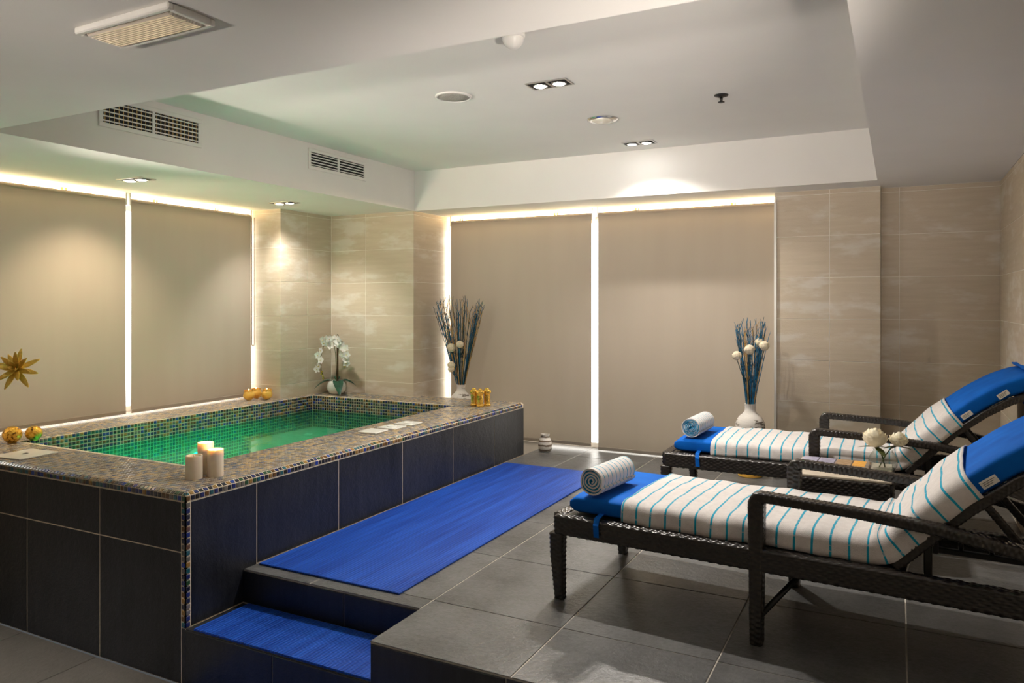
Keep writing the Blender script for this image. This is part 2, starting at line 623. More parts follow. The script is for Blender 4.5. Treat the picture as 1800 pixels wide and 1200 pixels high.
    def leaf(self, base, direction, normal, length, width, curl=0.2, cup=0.15, seg=4, thick=0.0):
        """a pointed leaf or petal: a cupped strip bending along its normal"""
        d = Vector(direction).normalized()
        nn = Vector(normal)
        nn = (nn - d * nn.dot(d))
        if nn.length < 1e-5:
            nn = d.orthogonal()
        nn.normalize()
        s = d.cross(nn)
        vs_, fs = [], []
        base = Vector(base)
        for k in range(seg + 1):
            t = k / seg
            w = width * (math.sin(math.pi * min(0.97, 0.08 + 0.9 * t)) ** 0.8) / 2
            p = base + d * length * t + nn * (curl * length * t * t)
            vs_ += [p - s * w + nn * cup * w * 2, p, p + s * w + nn * cup * w * 2]
        for k in range(seg):
            a = k * 3
            fs += [(a, a + 1, a + 4, a + 3), (a + 1, a + 2, a + 5, a + 4)]
        return self.add(vs_, fs)

    def mesh(self, name, mats, smooth=False):
        me = bpy.data.meshes.new(name)
        me.from_pydata(self.v, [], self.f)
        for m in (mats if isinstance(mats, (list, tuple)) else [mats]):
            me.materials.append(m)
        if any(self.m):
            me.polygons.foreach_set('material_index', self.m)
        if smooth:
            me.polygons.foreach_set('use_smooth', [True] * len(me.polygons))
        me.update()
        return me


def link(name, me, parent=None, loc=(0, 0, 0), rot=(0, 0, 0)):
    o = bpy.data.objects.new(name, me)
    C.objects.link(o)
    o.location = loc
    o.rotation_euler = rot
    if parent is not None:
        o.parent = parent
    return o


def obj(name, mb, mats, parent=None, smooth=False, loc=(0, 0, 0), rot=(0, 0, 0)):
    return link(name, mb.mesh(name, mats, smooth), parent, loc, rot)


def autosmooth(o, deg=40):
    me = o.data
    me.polygons.foreach_set('use_smooth', [True] * len(me.polygons))
    try:
        me.set_sharp_from_angle(angle=R(deg))
    except Exception:
        pass
    return o


def tag(o, label, cat, group=None):
    o['label'] = label
    o['category'] = cat
    if group:
        o['group'] = group
    return o


def thing(name, label, cat, loc=(0, 0, 0), rz=0.0, group=None):
    o = bpy.data.objects.new(name, None)
    o.empty_display_size = 0.05
    C.objects.link(o)
    o.location = loc
    o.rotation_euler = (0, 0, rz)
    return tag(o, label, cat, group)


def struct(name, mb, mats, label=None):
    o = obj(name, mb, mats)
    o['kind'] = 'structure'
    if label:
        o['label'] = label
        o['category'] = name.split('_')[0]
    return o


def copy_tree(src, loc=None, rz=None, label=None, parent=None):
    c = src.copy()
    C.objects.link(c)
    if parent is not None:
        c.parent = parent
    if loc is not None:
        c.location = loc
    if rz is not None:
        c.rotation_euler = (0, 0, rz)
    if label:
        c['label'] = label
    for ch in list(src.children):
        copy_tree(ch, parent=c)
    return c


_tilecache = {}


def tile_mesh(name, su, sv, th, axis, mat):
    """flat tile centred on the origin with a small chamfer; axis = the normal's axis and sign"""
    key = (name, round(su, 4), round(sv, 4), th, axis, mat.name)
    if key in _tilecache:
        return _tilecache[key]
    mb = MB()
    c = min(0.0025, th * 0.5)
    a, b_ = su / 2, sv / 2
    pts = [(-a, -b_, 0), (a, -b_, 0), (a, b_, 0), (-a, b_, 0),
           (-a, -b_, th - c), (a, -b_, th - c), (a, b_, th - c), (-a, b_, th - c),
           (-a + c, -b_ + c, th), (a - c, -b_ + c, th), (a - c, b_ - c, th), (-a + c, b_ - c, th)]
    F = [(8, 9, 10, 11)]
    for i in range(4):
        j = (i + 1) % 4
        F += [(i, j, j + 4, i + 4), (i + 4, j + 4, j + 8, i + 8)]
    def conv(p):
        u, v, w = p
        return {'+z': (u, v, w), '-y': (u, -w, v), '+y': (-u, w, v), '+x': (w, u, v), '-x': (-w, -u, v), '-z': (u, -v, -w)}[axis]
    mb.add([conv(p) for p in pts], F)
    me = mb.mesh(name, mat)
    _tilecache[key] = me
    return me


def tiles(parent, name, plane, axis, us, vs_, th, gap, mat):
    """tiles on a plane: us / vs_ lists of joint positions (world)"""
    for u0, u1 in zip(us[:-1], us[1:]):
        for v0, v1 in zip(vs_[:-1], vs_[1:]):
            su, sv = u1 - u0 - gap, v1 - v0 - gap
            if su < 0.008 or sv < 0.008:
                continue
            me = tile_mesh(name, su, sv, th, axis, mat)
            cu, cv = (u0 + u1) / 2, (v0 + v1) / 2
            loc = {'z': (cu, cv, plane), 'y': (cu, plane, cv), 'x': (plane, cu, cv)}[axis[1]]
            link(name, me, parent, loc)


def joints(a, b_, start, pitch):
    out = [a]
    k = math.ceil((a - start) / pitch + 0.02)
    while start + k * pitch < b_ - 0.012:
        if start + k * pitch > a + 0.012:
            out.append(start + k * pitch)
        k += 1
    out.append(b_)
    return out


# ================================================================== the setting
XR = 0.65        # right wall
XL = -5.66       # left wall behind the windows
YB = 6.66        # back wall behind the windows
# --- floors
fl = MB()
fl.box(PX, XR, 2.785, YB, -0.60, -0.003)
fl.box(-1.885, XR, 2.425, 2.785, -0.60, -0.003)
floor = struct('floor', fl, M['grout_light'], 'dark slate tiled platform floor under the loungers')
xj = joints(PX, XR, -1.89, 0.64)
tiles(floor, 'floor_tile', -0.003, '+z', [x for x in xj if x <= -1.88], [2.78, 2.885], 0.003, 0.006, M['floor_tile'])
tiles(floor, 'floor_tile', -0.003, '+z', [-1.89] + [x for x in xj if x > -1.88], [2.42, 2.885], 0.003, 0.006, M['floor_tile'])
tiles(floor, 'floor_tile', -0.003, '+z', xj, joints(2.885, YB, 2.885, 0.655), 0.003, 0.006, M['floor_tile'])
tiles(floor, 'riser_tile', 2.425, '-y', [-1.885, -1.27, -0.63, 0.01, XR], [ZL, -0.008], 0.006, 0.005, M['pool_tile'])
tiles(floor, 'riser_tile', 2.785, '-y', [PX, -2.32, -1.885], [-0.17, -0.008], 0.006, 0.005, M['pool_tile'])

st = MB().box(PX + 0.001, -1.887, 2.432, 2.784, ZL, -0.175)
step = struct('floor_step', st, M['grout_light'], 'dark tiled step beside the pool corner')
tiles(step, 'tread_tile', -0.175, '+z', [PX, -2.32, -1.887], [2.428, 2.779], 0.005, 0.005, M['pool_tile'])
tiles(step, 'riser_tile', 2.432, '-y', [PX, -2.42, -1.887], [ZL, -0.172], 0.006, 0.005, M['pool_tile'])

lf = MB().box(XL, XR, -1.7, 2.425, ZL - 0.15, ZL - 0.006)
lower = struct('floor_lower', lf, M['grout_light'], 'taupe tiled lower floor in front of the pool')
tiles(lower, 'floor_tile', ZL - 0.006, '+z', joints(XL, XR, -3.615, 0.625), joints(-0.6, 2.425, 2.425, 0.625), 0.006, 0.005, M['lower_tile'])

# --- ceilings
struct('ceiling', MB().box(-4.3, 0.0, 2.0, 6.1, ZU, ZU + 0.05), M['ceiling'], 'white raised ceiling panel in the middle of the room')
struct('ceiling_front', MB().box(XL, XR, -1.7, 2.16, ZC, ZU + 0.05), M['ceiling'], 'lower white ceiling nearest the camera')
struct('ceiling_left', MB().box(XL, -4.08, 2.16, YB, ZC, ZU + 0.05), M['ceiling'], 'lower white ceiling over the pool with the air grilles')
struct('ceiling_back', MB().box(-4.08, XR, 5.92, YB, ZC, ZU + 0.05), M['ceiling'], 'white ceiling beam along the back blinds')
struct('ceiling_right', MB().box(-0.13, XR, 2.16, 5.92, ZC, ZU + 0.05), M['ceiling'], 'lower white ceiling along the right wall')

# --- walls (cores in grout, stone tiles on top)
ZJ = [0.27 + 0.32 * k for k in range(-1, 7)]


def zj(a, b_):
    return [a] + [z for z in ZJ if a + 0.02 < z < b_ - 0.02] + [b_]


T = 0.002
wl = struct('wall_left', MB().box(XL - 0.1, XL, -1.7, YB, ZL - 0.1, ZU), M['ceiling'], 'white window wall behind the pool blinds')
wb = struct('wall_back', MB().box(XL, XR + 0.1, YB, YB + 0.1, ZL - 0.1, ZU), M['ceiling'], 'white window wall behind the tall back blinds')
wr = struct('wall_right', MB().box(XR + T, XR + 0.1, -1.7, YB, ZL - 0.1, ZC), M['grout_wall'], 'beige stone tiled right wall')
tiles(wr, 'wall_tile', XR + T, '-x', joints(2.43, 6.35, 6.35 - 0.40, 0.64), zj(0.0, ZC), T, 0.004, M['stone'])
wf = struct('wall_front', MB().box(XL, XR + 0.1, -1.8, -1.7, ZL - 0.1, ZU), M['stone'], 'beige wall behind the camera')

cm = MB()
cm.box(XL, -5.08 - T, 5.2 + T, YB, 0, ZC)
cm.box(-5.08 - T, -4.08 - T, 5.9 + T, YB, 0, ZC)
wc = struct('wall_corner', cm, M['grout_wall'], 'beige stone tiled corner between the two windows')
tiles(wc, 'wall_tile', 5.9 + T, '-y', [-5.08, -4.65, -4.08], zj(ZT, ZC), T, 0.004, M['stone'])
tiles(wc, 'wall_tile', -5.08 - T, '+x', [5.2, 5.56, 5.9], zj(ZT, ZC), T, 0.004, M['stone'])
tiles(wc, 'wall_tile', 5.2 + T, '-y', [-5.60, -5.08], zj(ZT, ZC), T, 0.004, M['stone'])
tiles(wc, 'wall_tile', -4.08 - T, '+x', [5.9, 6.54, YB], zj(0, ZC), T, 0.004, M['stone'])

rm = MB()
rm.box(-0.865, -0.115 - T, 6.22 + T, YB, 0, ZC)
rm.box(-0.115 - T, XR, 6.35 + T, YB, 0, ZC)
wp = struct('wall_pier', rm, M['grout_wall'], 'beige stone tiled pier and recess right of the back blinds')
tiles(wp, 'wall_tile', 6.22 + T, '-y', [-0.865, -0.465, -0.115], zj(0, ZC), T, 0.004, M['stone'])
tiles(wp, 'wall_tile', -0.115 - T, '+x', [6.22, 6.35], zj(0, ZC), T, 0.003, M['stone'])
tiles(wp, 'wall_tile', 6.35 + T, '-y', [-0.115, 0.01, XR], zj(0, ZC), T, 0.004, M['stone'])
cj = MB().box(-0.868, -0.850, 6.205, 6.24, 0.0, 2.17)
struct('trim_1', cj, M['white'], 'white edge trim of the window opening by the pier')


# --- windows: frame and bright panes behind the blinds
def window(name, label, horiz, a0, a1, z0, z1, plane):
    mb = MB()
    n = 2
    w = 0.045

    def bx(m, u0, u1, zz0, zz1, d0, d1):
        if horiz == 'x':
            m.box(u0, u1, plane - d1, plane - d0, zz0, zz1)
        else:
            m.box(plane + d0, plane + d1, u0, u1, zz0, zz1)
    bx(mb, a0, a1, z0, z0 + w, 0, 0.05)
    bx(mb, a0, a1, z1 - w, z1, 0, 0.05)
    for k in range(n + 1):
        u = a0 + (a1 - a0) * k / n
        bx(mb, max(a0, u - w / 2), min(a1, u + w / 2), z0 + w, z1 - w, 0.0, 0.012 if 0 < k < n else 0.05)
    o = struct(name, mb, M['white'], label)
    for k in range(n):
        u0, u1 = a0 + (a1 - a0) * k / n, a0 + (a1 - a0) * (k + 1) / n
        p = MB()
        bx(p, u0 + 0.002, u1 - 0.002, z0 + w, z1 - w, 0.013, 0.020)
        obj('pane', p, M['pane'], o)
    return o


window('window_1', 'bright window behind the pool blinds', 'y', 2.45, 5.2, ZT, 2.15, XL)
window('window_2', 'bright window behind the tall back blinds', 'x', -4.06, -0.87, 0.0, 2.15, YB)
# left return of the pool window, outside the frame
struct('wall_return', MB().box(XL, -5.08, 1.9, 2.43, ZL, ZC), M['stone'], 'beige pier left of the pool window')


# ================================================================== light strips and blinds
def led_strip(label, horiz, a0, a1, plane):
    if horiz == 'x':
        t = thing('light_strip', label, 'light strip', ((a0 + a1) / 2, plane, ZC), 0, 'warm light strips above the blinds')
    else:
        t = thing('light_strip', label, 'light strip', (plane, (a0 + a1) / 2, ZC), R(90), 'warm light strips above the blinds')
    L = (a1 - a0) / 2
    obj('channel', MB().box(-L, L, 0.013, 0.020, -0.070, 0.0) if horiz == 'x' else MB().box(-L, L, 0.013, 0.020, -0.070, 0.0), M['white'], t)
    obj('diffuser', MB().box(-L + 0.002, L - 0.002, -0.008, 0.0125, -0.056, -0.018), M['led'], t)
    return t


s1 = led_strip('warm light strip above the two pool window blinds', 'y', 2.46, 5.19, -5.50)
s2 = led_strip('warm light strip above the two tall back blinds', 'x', -4.06, -0.88, 6.565)
for k in (-1.1, -0.42, 0.06, 0.35, 0.98):      # mounting clips of the strips
    obj('clip', MB().box(k, k + 0.018, -0.011, 0.0125, -0.058, -0.015).box(k + 0.03, k + 0.045, -0.011, 0.0125, -0.058, -0.015), M['clip'], s1)
for k in (-1.5, -0.45, 0.35, 1.2):
    obj('clip', MB().box(k, k + 0.02, -0.011, 0.0125, -0.058, -0.015).box(k + 0.03, k + 0.045, -0.011, 0.0125, -0.058, -0.015), M['clip'], s2)


def blind(label, horiz, a0, a1, plane, zb, group, chain=None):
    """local x along the blind, -y into the room"""
    L = a1 - a0
    if horiz == 'x':
        t = thing('roller_blind', label, 'blind', (a0, plane, 0), 0, group)
    else:
        t = thing('roller_blind', label, 'blind', (plane, a0, 0), R(90), group)
    zr = 2.158
    # tube along local x
    tb = MB().tube([(0.0, 0, zr), (L, 0, zr)], 0.027, 18)
    autosmooth(obj('roller_tube', tb, M['blind'], t))
    mb = MB()
    n, k = 40, 24
    y0 = -0.027
    zs = [zr - (zr - zb - 0.02) * j / k for j in range(k + 1)]
    vs_ = []
    for z in zs:
        for i in range(n + 1):
            u = L * i / n
            edge = math.exp(-((z - zb) / 0.30) ** 2)
            wv = 0.004 * math.sin(u * 7.3 + plane) * edge + 0.0016 * math.sin(u * 13 + z * 3.1)
            vs_.append((u, y0 + wv, z))
    fs = [(j * (n + 1) + i, (j + 1) * (n + 1) + i, (j + 1) * (n + 1) + i + 1, j * (n + 1) + i + 1) for j in range(k) for i in range(n)]
    mb.add(vs_, fs)
    obj('fabric', mb, M['blind'], t, smooth=True)
    obj('bottom_bar', MB().rbox(0, L, y0 - 0.008, y0 + 0.008, zb, zb + 0.03, 0.003), M['blind'], t)
    for u in (-0.012, L):
        br = MB().rbox(u, u + 0.012, -0.03, 0.035, zr - 0.032, ZC - 0.001, 0.002)
        obj('bracket', br, M['white'], t)
    if chain is not None:
        u, z0 = chain
        pts = [(u, -0.035, zr), (u, -0.036, (zr + z0) / 2), (u, -0.036, z0 + 0.03)]
        arc = [(u + 0.016 - 0.016 * math.cos(a), -0.036, z0 + 0.016 - 0.016 * math.sin(a)) for a in [math.pi * i / 6 for i in range(7)]]
        pts2 = [(u + 0.032, -0.036, z0 + 0.03), (u + 0.032, -0.036, zr)]
        obj('pull_chain', MB().tube(pts + arc + pts2, 0.0034, 6), M['stake'], t)
    return t


blind('beige roller blind at the far left edge, beside the gold flower', 'y', 2.50, 3.868, -5.435, ZT + 0.016, 'roller blinds')
blind('beige roller blind over the pool with a pull chain, next to the stone corner', 'y', 3.915, 5.155, -5.435, ZT + 0.016, 'roller blinds', (1.272 - 0.03, 0.95))
blind('tall beige roller blind behind the gold candle holders', 'x', -4.02, -2.505, 6.50, 0.035, 'roller blinds')
blind('tall beige roller blind behind the far lounger foot, beside the stone pier', 'x', -2.440, -0.892, 6.50, 0.012, 'roller blinds')


# ================================================================== ceiling fixtures
def twin_downlight(label, x, y, z, lit, aim, power, rz=0.0, blend=0.7, size=120, col=(1.0, 0.93, 0.84)):
    t = thing('twin_downlight', label, 'downlight', (x, y, z), rz, 'twin ceiling downlights')
    w, d = 0.125, 0.066
    fr = MB()
    e = 0.010
    for a in ((-w, w, -d, -d + e), (-w, w, d - e, d), (-w, -w + e, -d + e, d - e), (w - e, w, -d + e, d - e), (-0.008, 0.008, -d + e, d - e)):
        fr.box(*a, -0.006, 0.0)
    obj('frame', fr, M['steel'], t)
    obj('recess', MB().box(-w + e, w - e, -d + e, d - e, -0.002, -0.0005), M['recess_shade'], t)  # flat plate, no hole: the shade of the opening is its dark colour
    for k, cx in enumerate((-0.058, 0.058)):
        lamp = obj('lamp', MB().lathe([(0.040, -0.002), (0.043, -0.010), (0.036, -0.012), (0.034, -0.009)], 20, (cx, 0, 0)), M['chrome'], t, True)
        obj('lens', MB().lathe([(0.033, -0.010), (0.030, -0.0125)], 20, (cx, 0, 0)), M['spot_lamp'] if lit[k] else M['spot_off'], lamp)
        if lit[k]:
            L = bpy.data.lights.new('spot', 'SPOT')
            L.energy = power
            L.color = col
            L.spot_size = R(size)
            L.spot_blend = blend
            L.shadow_soft_size = 0.022
            lo = bpy.data.objects.new('spot_light', L)
            C.objects.link(lo)
            lo.parent = t
            lo.location = (cx, 0, -0.03)
            dv = Vector(aim)
            lo.rotation_euler = dv.to_track_quat('-Z', 'Y').to_euler()
    return t


twin_downlight('twin square downlight beside the round speaker in the raised ceiling', -1.758, 3.888, ZU, (1, 1), (0.15, -0.1, -1), SPOT_W * 1.5)
twin_downlight('twin square downlight next to the beam over the back blinds', -1.790, 5.646, ZU, (1, 1), (0.10, -0.30, -1), SPOT_W * 1.15, blend=0.8, size=138)
twin_downlight('twin square downlight above the left pool blinds', -4.771, 3.492, ZC, (1, 1), (-0.32, 0.0, -1), SPOT_W * 0.6, blend=0.9, size=104, col=(1.0, 0.80, 0.55))
twin_downlight('twin square downlight above the orchid corner', -4.741, 4.900, ZC, (1, 1), (-0.12, 0.28, -1), SPOT_W * 0.45, size=110)
twin_downlight('added twin square downlight, out of view in the lower ceiling near the camera', -1.3, 0.3, ZC, (1, 1), (0.0, 0.0, -1), SPOT_W * 0.4, size=100)  # added unseen fixture, brightens the room near the camera

twin_downlight('added twin square downlight, out of view in the lower ceiling over the lower floor', -3.7, 0.75, ZC, (1, 1), (0.0, 0.0, -1), SPOT_W * 1.5, size=88)  # added unseen fixture to brighten the lower floor


def fill_uplight(label, x, y, z, rz, aim, power, size, col=(1.0, 0.90, 0.81)):  # added lamp outside the view, only there to lift ceiling and wall brightness
    t = thing('fill_uplight', label, 'added fill lamp', (x, y, z), rz, 'added fill uplights out of view')
    obj('back_plate', MB().rbox(-0.05, 0.05, 0.0, 0.010, -0.09, 0.05, 0.003), M['white'], t)
    autosmooth(obj('shade', MB().lathe([(0.02, -0.08), (0.055, -0.05), (0.07, 0.03), (0.066, 0.03), (0.05, -0.045), (0.004, -0.06)], 28, (0, -0.075, 0), cap=False), M['white'], t), 60)
    autosmooth(obj('bulb', MB().ball((0, -0.075, -0.02), 0.025, 14, 10), M['spot_lamp'], t), 80)
    L = bpy.data.lights.new('uplight', 'SPOT')
    L.energy = power
    L.color = col
    L.spot_size = R(size)
    L.spot_blend = 1.0
    L.shadow_soft_size = 0.14
    lo = bpy.data.objects.new('uplight', L)
    C.objects.link(lo)
    lo.location = (x, y, z + 0.05)
    dv = Vector(aim) - Vector((x, y, z + 0.05))
    lo.rotation_euler = dv.to_track_quat('-Z', 'Y').to_euler()
    lo.parent = t
    lo.matrix_parent_inverse = (Matrix.Translation((x, y, z)) @ Matrix.Rotation(rz, 4, 'Z')).inverted()
    lo.location = (x - 0.0, y, z + 0.05)
    return t


fill_uplight('added white fill uplight behind the camera, nearest the pool side', -4.6, -1.7, 1.1, R(180), (-3.3, 4.6, 2.48), UP_W * 0.95, 38)
fill_uplight('added white fill uplight in the middle of the wall behind the camera', -2.6, -1.7, 1.1, R(180), (-2.1, 4.6, 2.48), UP_W * 0.95, 38)
fill_uplight('added white fill uplight behind the camera, nearest the right wall', -0.3, -1.7, 1.1, R(180), (-1.0, 4.6, 2.48), UP_W * 0.95, 38)
fill_uplight('added white fill uplight on the right wall beside the platform edge', XR, 1.2, 1.1, R(-90), (-2.3, 3.9, 2.62), UP_W * 0.62, 56)
fill_uplight('added white fill uplight on the pier left of the pool window', -5.08, 2.15, 1.1, R(90), (-2.1, 4.0, 2.62), UP_W * 0.37, 60)
fill_uplight('small added white fill uplight on the pier, turned along the pool ceiling', -5.08, 2.34, 1.0, R(90), (-4.5, 5.2, 2.225), UP_W * 0.16, 52, (1.0, 0.76, 0.52))

# round speaker
t = thing('ceiling_speaker', 'round grey ceiling speaker with cream rim', 'speaker', (-2.38, 3.862, ZU))
obj('rim', MB().lathe([(0.112, 0.0), (0.112, -0.008), (0.098, -0.012), (0.096, -0.006)], 40), M['white'], t, True)
obj('mesh_cover', MB().lathe([(0.097, -0.002), (0.097, -0.007), (0.05, -0.010), (0.003, -0.011)], 40), M['speaker'], t, True)
# round recessed lamp
t = thing('round_downlight', 'round chrome rimmed downlight with frosted lens, unlit', 'downlight', (-1.78, 4.808, ZU))
obj('rim', MB().lathe([(0.105, 0.0), (0.105, -0.005), (0.085, -0.014), (0.072, -0.010)], 40), M['chrome'], t, True)
obj('lens', MB().lathe([(0.074, -0.002), (0.072, -0.014), (0.050, -0.024), (0.003, -0.028)], 32), M['spot_off'], t, True)
# sprinkler
t = thing('fire_sprinkler', 'small black fire sprinkler head in the raised ceiling', 'sprinkler', (-0.941, 4.573, ZU))
obj('escutcheon', MB().lathe([(0.042, 0.0), (0.040, -0.006), (0.016, -0.014)], 24), M['black'], t, True)
obj('stem', MB().lathe([(0.010, -0.012), (0.008, -0.040)], 12), M['black'], t, True)
obj('deflector', MB().lathe([(0.004, -0.038), (0.020, -0.041), (0.020, -0.044), (0.004, -0.044)], 16), M['black'], t, True)
# dome sensor
t = thing('motion_sensor', 'white half dome sensor hanging from the raised ceiling', 'sensor', (-1.575, 3.075, ZU))
obj('base', MB().lathe([(0.056, 0.0), (0.056, -0.02), (0.052, -0.026)], 32), M['white'], t, True)
obj('dome', MB().lathe([(0.050 * math.cos(a), -0.022 - 0.056 * math.sin(a)) for a in [math.pi / 2 * i / 9 for i in range(10)]][:-1] + [(0.001, -0.078)], 32), M['white'], t, True)
# emergency lamp
t = thing('bulkhead_lamp', 'rectangular bulkhead lamp with ribbed clear cover on the near ceiling', 'lamp', (-2.083, 1.552, ZC), R(-1))
fr = MB()
a, b_, e = 0.222, 0.084, 0.020
fr.rbox(-a, a, -b_, -b_ + e, -0.022, 0, 0.004).rbox(-a, a, b_ - e, b_, -0.022, 0, 0.004)
fr.rbox(-a, -a + e, -b_ + e, b_ - e, -0.022, 0, 0.003).rbox(a - e, a, -b_ + e, b_ - e, -0.022, 0, 0.003)
obj('frame', fr, M['white'], t)
obj('cover', MB().rbox(-a + e + 0.003, a - e - 0.003, -b_ + e + 0.003, b_ - e - 0.003, -0.026, -0.002, 0.006), M['lens'], t)


# air grilles on the bulkhead face x = -4.08
def grille(label, y0, y1, z0, z1, vertical):
    t = thing('air_grille', label, 'vent', (-4.08, y0, z0), 0, 'air grilles')
    W, H = y1 - y0, z1 - z0
    e = 0.026
    fr = MB()
    fr.rbox(0, 0.012, 0, W, 0, e, 0.002).rbox(0, 0.012, 0, W, H - e, H, 0.002)
    fr.rbox(0, 0.012, 0, e, e, H - e, 0.002).rbox(0, 0.012, W - e, W, e, H - e, 0.002)
    fr.rbox(0, 0.011, W / 2 - 0.009, W / 2 + 0.009, e, H - e, 0.002)
    obj('frame', fr, M['white'], t)
    obj('recess', MB().box(0.0005, 0.002, e, W - e, e, H - e), M['recess_shade'], t)  # dark sheet behind the slats, duct shade put into its colour
    n = 5
    for k in range(n):
        z = e + (H - 2 * e) * (k + 0.5) / n
        obj('slat', MB().box(0.004, 0.009, e, W / 2 - 0.009, z - 0.0035, z + 0.0035), M['white'], t)
        obj('slat', MB().box(0.004, 0.009, W / 2 + 0.009, W - e, z - 0.0035, z + 0.0035), M['white'], t)
    if vertical:
        for h0, h1 in ((e, W / 2 - 0.009), (W / 2 + 0.009, W - e)):
            for k in range(11):
                y = h0 + (h1 - h0) * (k + 0.5) / 11
                obj('blade', MB().box(0.0022, 0.0038, y - 0.002, y + 0.002, e, H - e), M['clip'], t)
    return t


grille('white air grille with crossed blades, nearer the camera', 2.745, 3.46, 2.372, 2.556, True)
grille('white air grille with plain horizontal slats, nearer the back corner', 4.466, 5.174, 2.400, 2.560, False)

# ================================================================== pool
pool = thing('plunge_pool', 'raised mosaic plunge pool with black tiled sides and green lit water', 'pool', (0, 0, 0))
G = 0.0018          # mosaic relief
d = ZT - 0.003
sh = MB()
PB = ZL             # base of the shell
XLP = -5.60
# deck blocks (grout) around the opening
rx, ry = PX - 0.0215, PY0 + 0.0215
for (x0, x1, y0, y1) in ((IX1, rx, ry, PY1), (XLP, IX0, ry, 5.2), (IX0, IX1, ry, IY0), (IX0, IX1, IY1, 5.9), (IX0 - 0.06, IX0, 5.2, 5.9)):
    sh.box(x0, x1, y0, y1, PB, d)
sh.box(-4.08, IX1, 5.9, PY1, PB, d)
sh.box(IX0, IX1, IY0, IY1, PB, -0.40)
shell = obj('shell', sh, M['grout_mosaic'], pool)
# chamfered nose under the edge rows
nose = MB()
nose.box(rx, PX - 0.0025, ry, PY1 - 0.012, PB, 0.450)
nose.box(XLP, PX - 0.0025, PY0 + 0.0025, ry, PB, 0.450)
nose.add([(rx, ry, d), (PX - 0.0025, PY0 + 0.0025, 0.450), (PX - 0.0025, PY1 - 0.012, 0.450), (rx, PY1 - 0.012, d)], [(0, 1, 2, 3)])
nose.add([(rx, ry, d), (PX - 0.0025, PY0 + 0.0025, 0.450), (XLP, PY0 + 0.0025, 0.450), (XLP, ry, d)], [(0, 3, 2, 1)])
obj('edge_bed', nose, M['grout_mosaic'], pool)

# black tile cladding
tiles(pool, 'side_tile', PX - 0.0025, '+x', [2.462, 2.873], [-0.17, 0.421], 0.0025, 0.006, M['pool_tile'])
tiles(pool, 'side_tile', PX - 0.0025, '+x', [2.873, 3.518, 4.167, 4.816, 5.462, PY1 - 0.01], [0.0, 0.421], 0.0025, 0.006, M['pool_tile'])
tiles(pool, 'front_tile', PY0 + 0.0025, '-y', [XLP, -4.84, -4.22, -3.60, -3.000], [ZL, 0.182, 0.421], 0.0025, 0.006, M['pool_tile'])
tiles(pool, 'front_tile', PY0 + 0.0025, '-y', [-3.000, PX], [ZL, -0.17], 0.0025, 0.004, M['pool_tile'])
tiles(pool, 'end_tile', PY1 - 0.012, '+y', [-4.07, -3.55, PX - 0.0025], [0.0, 0.421], 0.0025, 0.006, M['pool_tile'])

# individual mosaic tiles where they show largest: the corner strip and the two edge rows near it
P = 0.0275
TS = 0.0218


def mosaic_piece(axis_mesh, loc, rot=(0, 0, 0)):
    return link('mosaic_tile', axis_mesh, pool, loc, rot)


mt_x = tile_mesh('mosaic_tile', TS, TS, 0.004, '+x', M['mosaic_one'])
mt_y = tile_mesh('mosaic_tile', TS, TS, 0.004, '-y', M['mosaic_one'])
mt_z = tile_mesh('mosaic_tile', TS, TS * 0.86, 0.003, '+z', M['mosaic_one'])
mt_z2 = tile_mesh('mosaic_tile', TS * 0.86, TS, 0.003, '+z', M['mosaic_one'])
strip_bed = MB()
strip_bed.box(-3.000, PX - 0.002, PY0 + 0.002, PY0 + 0.012, -0.17, 0.45)
strip_bed.box(PX - 0.012, PX - 0.002, PY0 + 0.002, 2.462, -0.17, 0.45)
obj('corner_bed', strip_bed, M['grout_mosaic'], pool)
for k in range(21):
    z = -0.170 + 0.014 + k * 0.0281
    mosaic_piece(mt_y, (-2.985, PY0 + 0.002, z))
    mosaic_piece(mt_x, (PX - 0.002, 2.446, z))
big = []
ny1, nx1 = 66, 62
for k in range(130):
    y = PY0 + 0.016 + k * P
    if y > PY1 - 0.03:
        break
    big.append((y, k))
stuff_q = []          # (centre, u vector, v vector, normal) for the joined tiles
U, V, W = Vector((1, 0, 0)), Vector((0, 1, 0)), Vector((0, 0, 1))
sl_x = Vector((0.006 + 0.0, 0, -(d - 0.450)))            # slope of the long edge row
sl_x = Vector((PX - 0.0025 - rx, 0, 0.450 - d))
n_x = Vector((d - 0.450, 0, PX - 0.0025 - rx)).normalized()
ang_x = math.atan2(d - 0.450, PX - 0.0025 - rx)
for y, k in big:
    c1 = Vector(((rx + PX - 0.0025) / 2, y, (d + 0.450) / 2))
    c2 = Vector((PX - 0.0025, y, 0.4365))
    if k < ny1:
        mosaic_piece(mt_z2 if False else tile_mesh('mosaic_tile', 0.0195, TS, 0.003, '+z', M['mosaic_one']), c1, (0, ang_x, 0))
        mosaic_piece(mt_x, c2)
    else:
        stuff_q.append((c1, sl_x.normalized() * 0.0195, V * TS, n_x))
        stuff_q.append((c2, V * TS, W * TS, U))
for k in range(100):
    x = PX - 0.016 - k * P
    if x < XLP + 0.02:
        break
    c1 = Vector((x, (ry + PY0 + 0.0025) / 2, (d + 0.450) / 2))
    c2 = Vector((x, PY0 + 0.0025, 0.4365))
    if k < nx1:
        mosaic_piece(tile_mesh('mosaic_tile', TS, 0.0195, 0.003, '+z', M['mosaic_one']), c1, (ang_x, 0, 0))
        mosaic_piece(mt_y, c2)
    else:
        stuff_q.append((c1, U * TS, Vector((0, ry - PY0 - 0.006, d - 0.450)).normalized() * 0.0195, Vector((0, -0.75, 0.66))))
        stuff_q.append((c2, U * TS, W * TS, -V))


